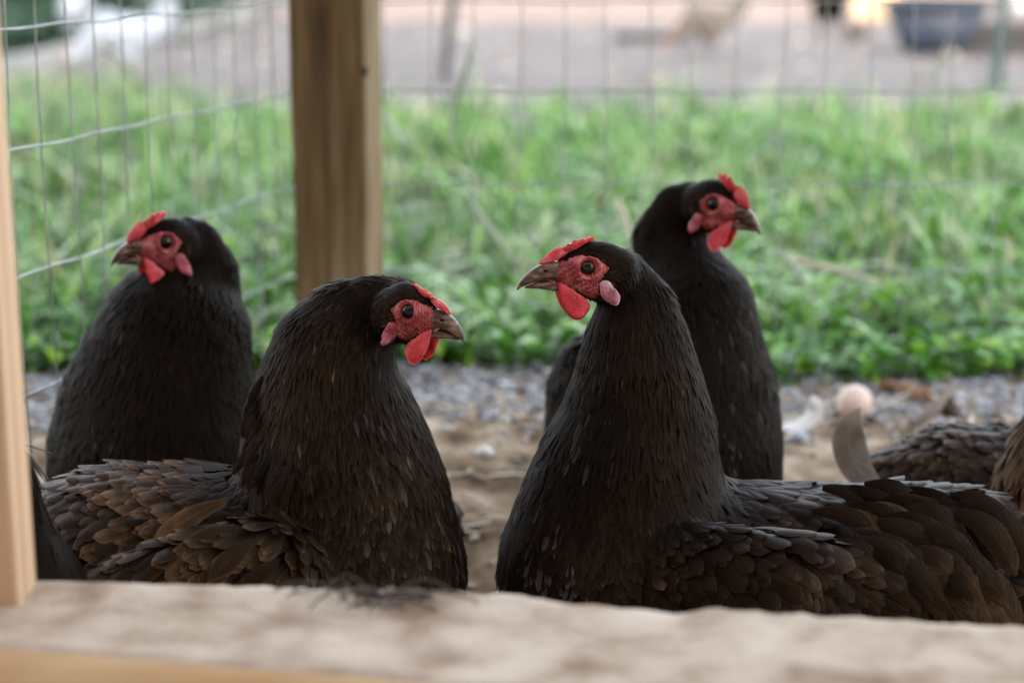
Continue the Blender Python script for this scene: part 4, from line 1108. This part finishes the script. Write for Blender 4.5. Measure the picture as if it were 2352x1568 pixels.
# down caught on the sill
S0 = empty('downy_feather', P(880, 1378, 1.0))
S0.location.z = SZ + .001
tag(S0, 'dark downy feather caught on the pale sill in front of the hens', 'feather')
parts = []; r3 = np.random.default_rng(5)
for k in range(24):
    a = r3.uniform(0, 6.28); l1 = r3.uniform(.012, .042); x0 = S0.location.x + r3.normal(0, .010) ; y0 = S0.location.y + r3.normal(0, .006)
    hgt = r3.uniform(.001, .015); dx = math.cos(a) * l1 * 1.25; dy = math.sin(a) * l1 * .5
    pts = bez((x0, y0, SZ + .001), (x0 + dx * .5, y0 + dy * .5, SZ + hgt * 1.7), (x0 + dx, y0 + dy, SZ + .001 + hgt * .25), 8)
    parts.append(tube_np(pts, .00055, 5))
M['downbarb'] = material('down_barb', (.075, .058, .046), .8)
part('barbs', merge(parts), M['downbarb'], S0)
for k, (a, l1, wd, tn_) in enumerate([(.2, .030, .0085, .5), (2.6, .026, .008, .35), (1.2, .020, .008, .6)]):
    x0, y0 = S0.location.x, S0.location.y
    vane('vane', bez((x0, y0, SZ + .002), (x0 + math.cos(a) * l1 * .5, y0 + math.sin(a) * l1 * .3, SZ + .007), (x0 + math.cos(a) * l1, y0 + math.sin(a) * l1 * .5, SZ + .004), 5), wd, M['f_grey'], S0, tn_)

# ------------------------------------------------------------------ beyond the run
M['stake'] = noisy('steel_stake', [(.3, (.012, .014, .014)), (.7, (.03, .034, .034))], 20, .6, 3)
M['greenstake'] = noisy('green_stake', [(.3, (.006, .03, .032)), (.7, (.014, .06, .058))], 20, .5, 3)
def tpost(base, top, w_, mat, label):
    e_ = empty('fence_stake', base); tag(e_, label, 'stake', 'metal stakes beyond the grass')
    d = (top - base)
    for nm_, sx, sy, oy in (('flange', w_, .005, 0), ('rib', .006, w_ * .8, w_ * .42)):
        bm = bmesh.new(); bmesh.ops.create_cube(bm, size=1)
        for v in bm.verts:
            p = base + d * (v.co.z + .5); v.co = Vector((p.x + v.co.x * sx, p.y + v.co.y * sy + oy, p.z))
        link(nm_, bm_mesh(nm_, bm), mat, e_, smooth=False)
    for k in range(14):
        q = base + d * (k + 1) / 15
        part('stud', sphere((q.x, q.y - .006, q.z), (.006, .006, .006), None, 1), mat, e_)
    return e_
b0 = G(1018, 190); t0 = P(1038, 20, b0.y); dd = (t0 - b0); tpost(b0 - dd * .05, b0 + dd * 4.6, .032, M['stake'], 'thin dark steel stake leaning slightly, right of the wooden post')
b0 = G(2287, 205); t0 = P(2293, 20, b0.y); dd = (t0 - b0); dd.x = .01; tpost(b0 - dd * .05, b0 + dd * 4.6, .040, M['greenstake'], 'dark green steel stake near the right edge before the blue tub')

def far_hen(x, y, yaw, mat, label, sc=.8, group='small hens roaming the yard', head_down=0., comb=True, seed=0, combc='comb'):
    r_ = np.random.default_rng(seed + 100)
    def B(c, r): return (Vector(c) * sc, tuple(q * sc for q in r), None)
    hx, hz = (.155, .335) if not head_down else (.22, .10)
    bl = [B((0, 0, .19), (.125, .075, .08)), B((.06, 0, .20), (.085, .07, .075)), B((-.09, 0, .21), (.075, .055, .055)), B((-.15, 0, .255), (.05, .028, .05)), B((-.175, 0, .29), (.03, .016, .04))]
    for t in np.linspace(0, 1, 8):
        p = Vector((.09, 0, .235)).lerp(Vector((hx, 0, hz)), t); r = .056 * (1 - t) + .026 * t; bl.append(B(p, (r, r * .85, r)))
    bl += [B((hx + .008, 0, hz + .004), (.03, .02, .022)), B((.01, .03, .12), (.045, .03, .05)), B((.01, -.03, .12), (.045, .03, .05))]
    me = hull(bl, .006 * sc / .8, 6)
    root = empty('yard_hen', (0, 0, 0)); tag(root, label, 'hen', group)
    Pn, Nn, area = surface_samples(me, 2600, r_)
    T = np.tile(np.array([-1, 0, -.25]), (len(Pn), 1)) + .15 * r_.standard_normal(Pn.shape)
    up_ = Pn[:, 2] > .25 * sc; T[up_ & (Pn[:, 0] > .05 * sc)] = (-.45, 0, -1)
    T -= Nn * (T * Nn).sum(1)[:, None]; T /= np.linalg.norm(T, axis=1)[:, None]
    n = len(Pn)
    V, Fc, uv, tn = feathers(Pn, T, Nn, np.full(n, .032 * sc), np.full(n, .016 * sc), np.clip(.4 + .18 * r_.standard_normal(n), 0, 1), np.full(n, .12), np.full(n, .08), sharp=np.full(n, .2))
    link('body', me, mat, root)
    a = me.attributes.new('tone', 'FLOAT', 'POINT'); a.data.foreach_set('value', [.3] * len(me.vertices))
    link('plumage', np_mesh('plumage', V, Fc, uv, tn), mat, root)
    bk = [Vector((hx + .030, 0, hz)) * sc, Vector((hx + .045, 0, hz - .003)) * sc, Vector((hx + .058, 0, hz - .012)) * sc]
    V, Fc = tube_np(bk, 1, 8); V = [bk[i // 8] + (v - bk[i // 8]) * (.009, .006, .001)[i // 8] * sc for i, v in enumerate(V)]
    part('beak', (V, Fc), M['beak'], root)
    out = [(hx + .034, hz + .012), (hx + .03, hz + .035), (hx + .018, hz + .03), (hx + .012, hz + .046), (hx + .0, hz + .034), (hx - .012, hz + .04), (hx - .02, hz + .02), (hx, hz + .01)]
    bm = bmesh.new(); fr = bm.faces.new([bm.verts.new((q[0] * sc, -.003 * sc, q[1] * sc)) for q in out]); ex = bmesh.ops.extrude_face_region(bm, geom=[fr])
    for v in ex['geom']:
        if isinstance(v, bmesh.types.BMVert): v.co.y += .006 * sc
    bmesh.ops.recalc_face_normals(bm, faces=list(bm.faces))
    link('comb', bm_mesh('comb', bm), M['comb'], root, smooth=False)
    for s_ in (1, -1):
        part('wattle', sphere(Vector((hx + .026, .006 * s_, hz - .022)) * sc, (.009 * sc, .003 * sc, .015 * sc), None, 2), M['wattle'], root)
        part('eye', sphere(Vector((hx + .014, .019 * s_, hz + .006)) * sc, .0045 * sc, None, 2), M['pupil'], root)
        q = [Vector((.01, .03 * s_, .10)) * sc, Vector((0, .03 * s_, .05)) * sc, Vector((.012, .03 * s_, .004)) * sc]
        ps = [tube_np(q, .006 * sc, 6)]
        for an in (-.5, 0, .5, 3.14): ps.append(tube_np([q[2], q[2] + Vector((math.cos(an), math.sin(an), 0)) * .04 * sc], .004 * sc, 5))
        part('leg', merge(ps), M['leg'], root)
    root.location = (x, y, float(gz(x, y))); root.rotation_euler = (0, 0, R(yaw))
    return root
def at(px, py): g_ = G(px, py); return g_.x, g_.y
far_hen(*at(180, 128), 120, M['f_white'], 'white yard hen farthest left, standing before the dark shrub', .85, seed=1)
far_hen(*at(297, 196), 205, M['f_white'], 'white yard hen nearest the run, behind the left wire panel', .85, seed=2, head_down=1)
far_hen(*at(345, 84), 80, M['f_white'], 'white yard hen right of and behind the other two white ones', 1.0, seed=3)
far_hen(*at(108, 112), 60, M['f_brown'], 'dark brown yard hen partly behind the farthest left white one', .6, seed=4)
far_hen(*at(410, 76), 110, M['f_black'], 'small black yard hen just right of the white ones', .55, seed=5)
far_hen(*at(1902, 86), 95, M['f_black'], 'black yard hen seen from behind, between the plank and the blue tub', 1.25, seed=6)
far_hen(*at(1630, 132), 200, M['f_grey'], 'grey and white yard hen crouched at the end of the dark plank', .78, seed=7, head_down=1)
far_hen(*at(2345, 56), 170, M['f_white'], 'white yard hen at the right edge beyond the green stake', 1.1, seed=8)
# dark plank on the dirt
a_ = G(1500, 100); pk = board('plank', (a_.x, a_.y, .03), (.36, .09, .035), material('dark_plank', (.02, .018, .017), .8), None, .004, rz=.04)
tag(pk, 'short dark plank lying on the dirt yard beyond the grass', 'plank')
a_ = G(1968, 84); lump('clod', (a_.x, a_.y, .02), (.062, .05, .035), M['clod'], 'dark lump of earth between the black hen and the blue tub', 'clod', seed=9, rough=.5)
# blue grey feed tub
M['tub'] = noisy('blue_plastic', [(.3, (.018, .024, .04)), (.7, (.04, .05, .078))], 12, .5, 4)
a_ = G(2160, 122); tb = empty('feed_tub', (a_.x, a_.y + .12, 0)); tag(tb, 'blue grey plastic tub with a wide rim standing on the dirt', 'tub')
def lathe(c, prof, n=40):
    V = []; Fc = []
    for r, z in prof:
        for k in range(n):
            t = 2 * math.pi * k / n; V.append((c[0] + r * math.cos(t), c[1] + r * math.sin(t), c[2] + z))
    for i in range(len(prof) - 1):
        for k in range(n): Fc.append((i * n + k, i * n + (k + 1) % n, (i + 1) * n + (k + 1) % n, (i + 1) * n + k))
    return V, Fc
part('tub_wall', lathe(tb.location, [(.001, .0), (.135, .0), (.145, .01), (.235, .205), (.228, .205), (.138, .015), (.001, .012)]), M['tub'], tb)
part('rim', lathe(tb.location, [(.230, .203), (.272, .203), (.276, .212), (.270, .222), (.226, .222), (.224, .212), (.230, .203)]), M['tub'], tb)
M['darkbeam'] = noisy('dark_beam', [(.3, (.025, .02, .017)), (.7, (.07, .055, .045))], 8, .8, 5)
# beam at the right
a_ = G(2330, 118); bmn = board('beam', (a_.x + .08, a_.y + .12, .06), (.62, .12, .12), M['darkbeam'], None, .008, rz=.05)
tag(bmn, 'squared brown beam lying behind the green stake at the right', 'beam')
M['ply'] = noisy('weathered_ply', [(.3, (.24, .19, .13)), (.7, (.36, .30, .22))], 6, .8, 4)
# pale plywood leaning in the sun
a_ = G(2010, 50); pw = board('plywood_sheet', (a_.x, a_.y, .25), (.27, .02, .5), M['ply'], None, .003)
pw.rotation_euler = (0, 0, 0)
tag(pw, 'pale upright board standing in the sun behind the dirt yard', 'board')
# pale edging board along the left of the yard
a_, b_ = G(-60, 205), G(585, 42); a_e, b_e = a_, b_; d = b_ - a_; mid = (a_ + b_) / 2
eb = board('edging_board', (mid.x, mid.y, .04), (d.length, .035, .085), material('pale_edging', (.36, .34, .31), .8), None, .004, rz=math.atan2(d.y, d.x))
tag(eb, 'long pale edging board running along the left of the dirt yard', 'edging board')
# shrubs beyond the edging board
def shrub(x, y, h, r, label, seed, n=5200, cat='shrub', group='dark shrubs beyond the yard'):
    r_ = np.random.default_rng(seed)
    root = empty('shrub', (x, y, float(gz(x, y)) - .02)); tag(root, label, cat, group)
    tips = []; ps = []
    for k in range(16):
        a = r_.uniform(0, 6.28); q = r_.uniform(.2, .8) * r
        e_ = Vector((x + math.cos(a) * q, y + math.sin(a) * q, h * r_.uniform(.35, .92)))
        pts = bez((x + r_.normal(0, .05), y + r_.normal(0, .05), 0), (x + math.cos(a) * q * .2, y + math.sin(a) * q * .2, e_.z * .5), e_, 7)
        V, Fc = tube_np(pts, 1, 6); V = [pts[i // 6] + (v - pts[i // 6]) * .018 * h * (1 - .8 * (i // 6) / 6) for i, v in enumerate(V)]
        ps.append((V, Fc)); tips += pts[2:]
    part('stems', merge(ps), M['bark'], root)
    tips = np.array([tuple(t) for t in tips])
    c = tips[r_.integers(0, len(tips), n)] + r_.normal(0, .13 * r, (n, 3))
    lowm = r_.uniform(0, 1, n) < .35; c[lowm, 2] = r_.uniform(.01, .4, lowm.sum()); c[lowm, 0] = x + r_.normal(0, .5 * r, lowm.sum()); c[lowm, 1] = y + r_.normal(0, .4 * r, lowm.sum())
    c[:, 2] = np.abs(c[:, 2] - .02) + .02
    ln = r_.uniform(.035, .075, n)
    V, Fc, uv = strips(n, c[:, 0], c[:, 1], c[:, 2], ln, ln * .5, r_.uniform(0, 6.28, n), r_.uniform(-.6, .8, n), r_.uniform(.2, 1.0, n), 2, .15, r_.uniform(-.5, .5, n))
    link('foliage', np_mesh('foliage', V, Fc, uv, np.repeat(np.clip(.35 + .25 * r_.standard_normal(n), 0, 1), 6)), M['shrub'], root)
M['shrub'] = blade_mat('shrub_leaf', [(0, (.02, .055, .03)), (.5, (.045, .11, .055)), (1, (.12, .20, .09))], .3, .4)
shrub(-2.15, 8.9, 1.3, .60, 'dark green shrub farthest left behind the white hens', 1)
shrub(-2.25, 10.3, 1.6, .75, 'bluish green shrub behind the middle of the edging board', 2)
shrub(-3.3, 9.6, 1.7, .8, 'dark shrub past the left edge of the edging board', 3)
shrub(-2.3, 12.6, 1.6, .8, 'farther green shrub at the distant end of the edging board', 4)
# low ivy between the edging board and the shrubs
r_ = np.random.default_rng(31); n = 15000
t = r_.uniform(0, 1, n); off = r_.uniform(.12, 3.2, n) ** 1.0
d = b_e - a_e; nx2 = np.array([-d.normalized().y, d.normalized().x])
x = a_e.x + (b_e.x - a_e.x) * t + nx2[0] * off; y = a_e.y + (b_e.y - a_e.y) * t + nx2[1] * off
ln = r_.uniform(.04, .08, n)
V, Fc, uv = strips(n, x, y, r_.uniform(.0, .22, n), ln, ln * .7, r_.uniform(0, 6.28, n), r_.uniform(-.4, .8, n), r_.uniform(.2, 1.0, n), 2, .2, r_.uniform(-.5, .5, n))
tag(link('ivy', np_mesh('ivy', V, Fc, uv, np.repeat(np.clip(.35 + .25 * r_.standard_normal(n), 0, 1), 6)), M['shrub']), 'dark low ivy growing behind the pale edging board', 'ivy', kind='stuff')
# hedge that closes the yard
n = 26000; r_ = np.random.default_rng(77)
x = r_.uniform(-16, 16, n); y = 21 + r_.normal(0, .6, n); z = np.abs(r_.uniform(0, 3.2, n) * (1 + .25 * wob(x, x * 0, 1.5, 4)))
ln = r_.uniform(.10, .22, n)
V, Fc, uv = strips(n, x, y, z, ln, ln * .6, r_.uniform(0, 6.28, n), r_.uniform(-.6, .8, n), r_.uniform(.2, 1.0, n), 2, .15, r_.uniform(-.5, .5, n))
tag(link('hedge', np_mesh('hedge', V, Fc, uv, np.repeat(np.clip(.4 + .25 * r_.standard_normal(n), 0, 1), 6)), M['shrub']), 'long leafy hedge closing the far side of the yard', 'hedge', kind='stuff')
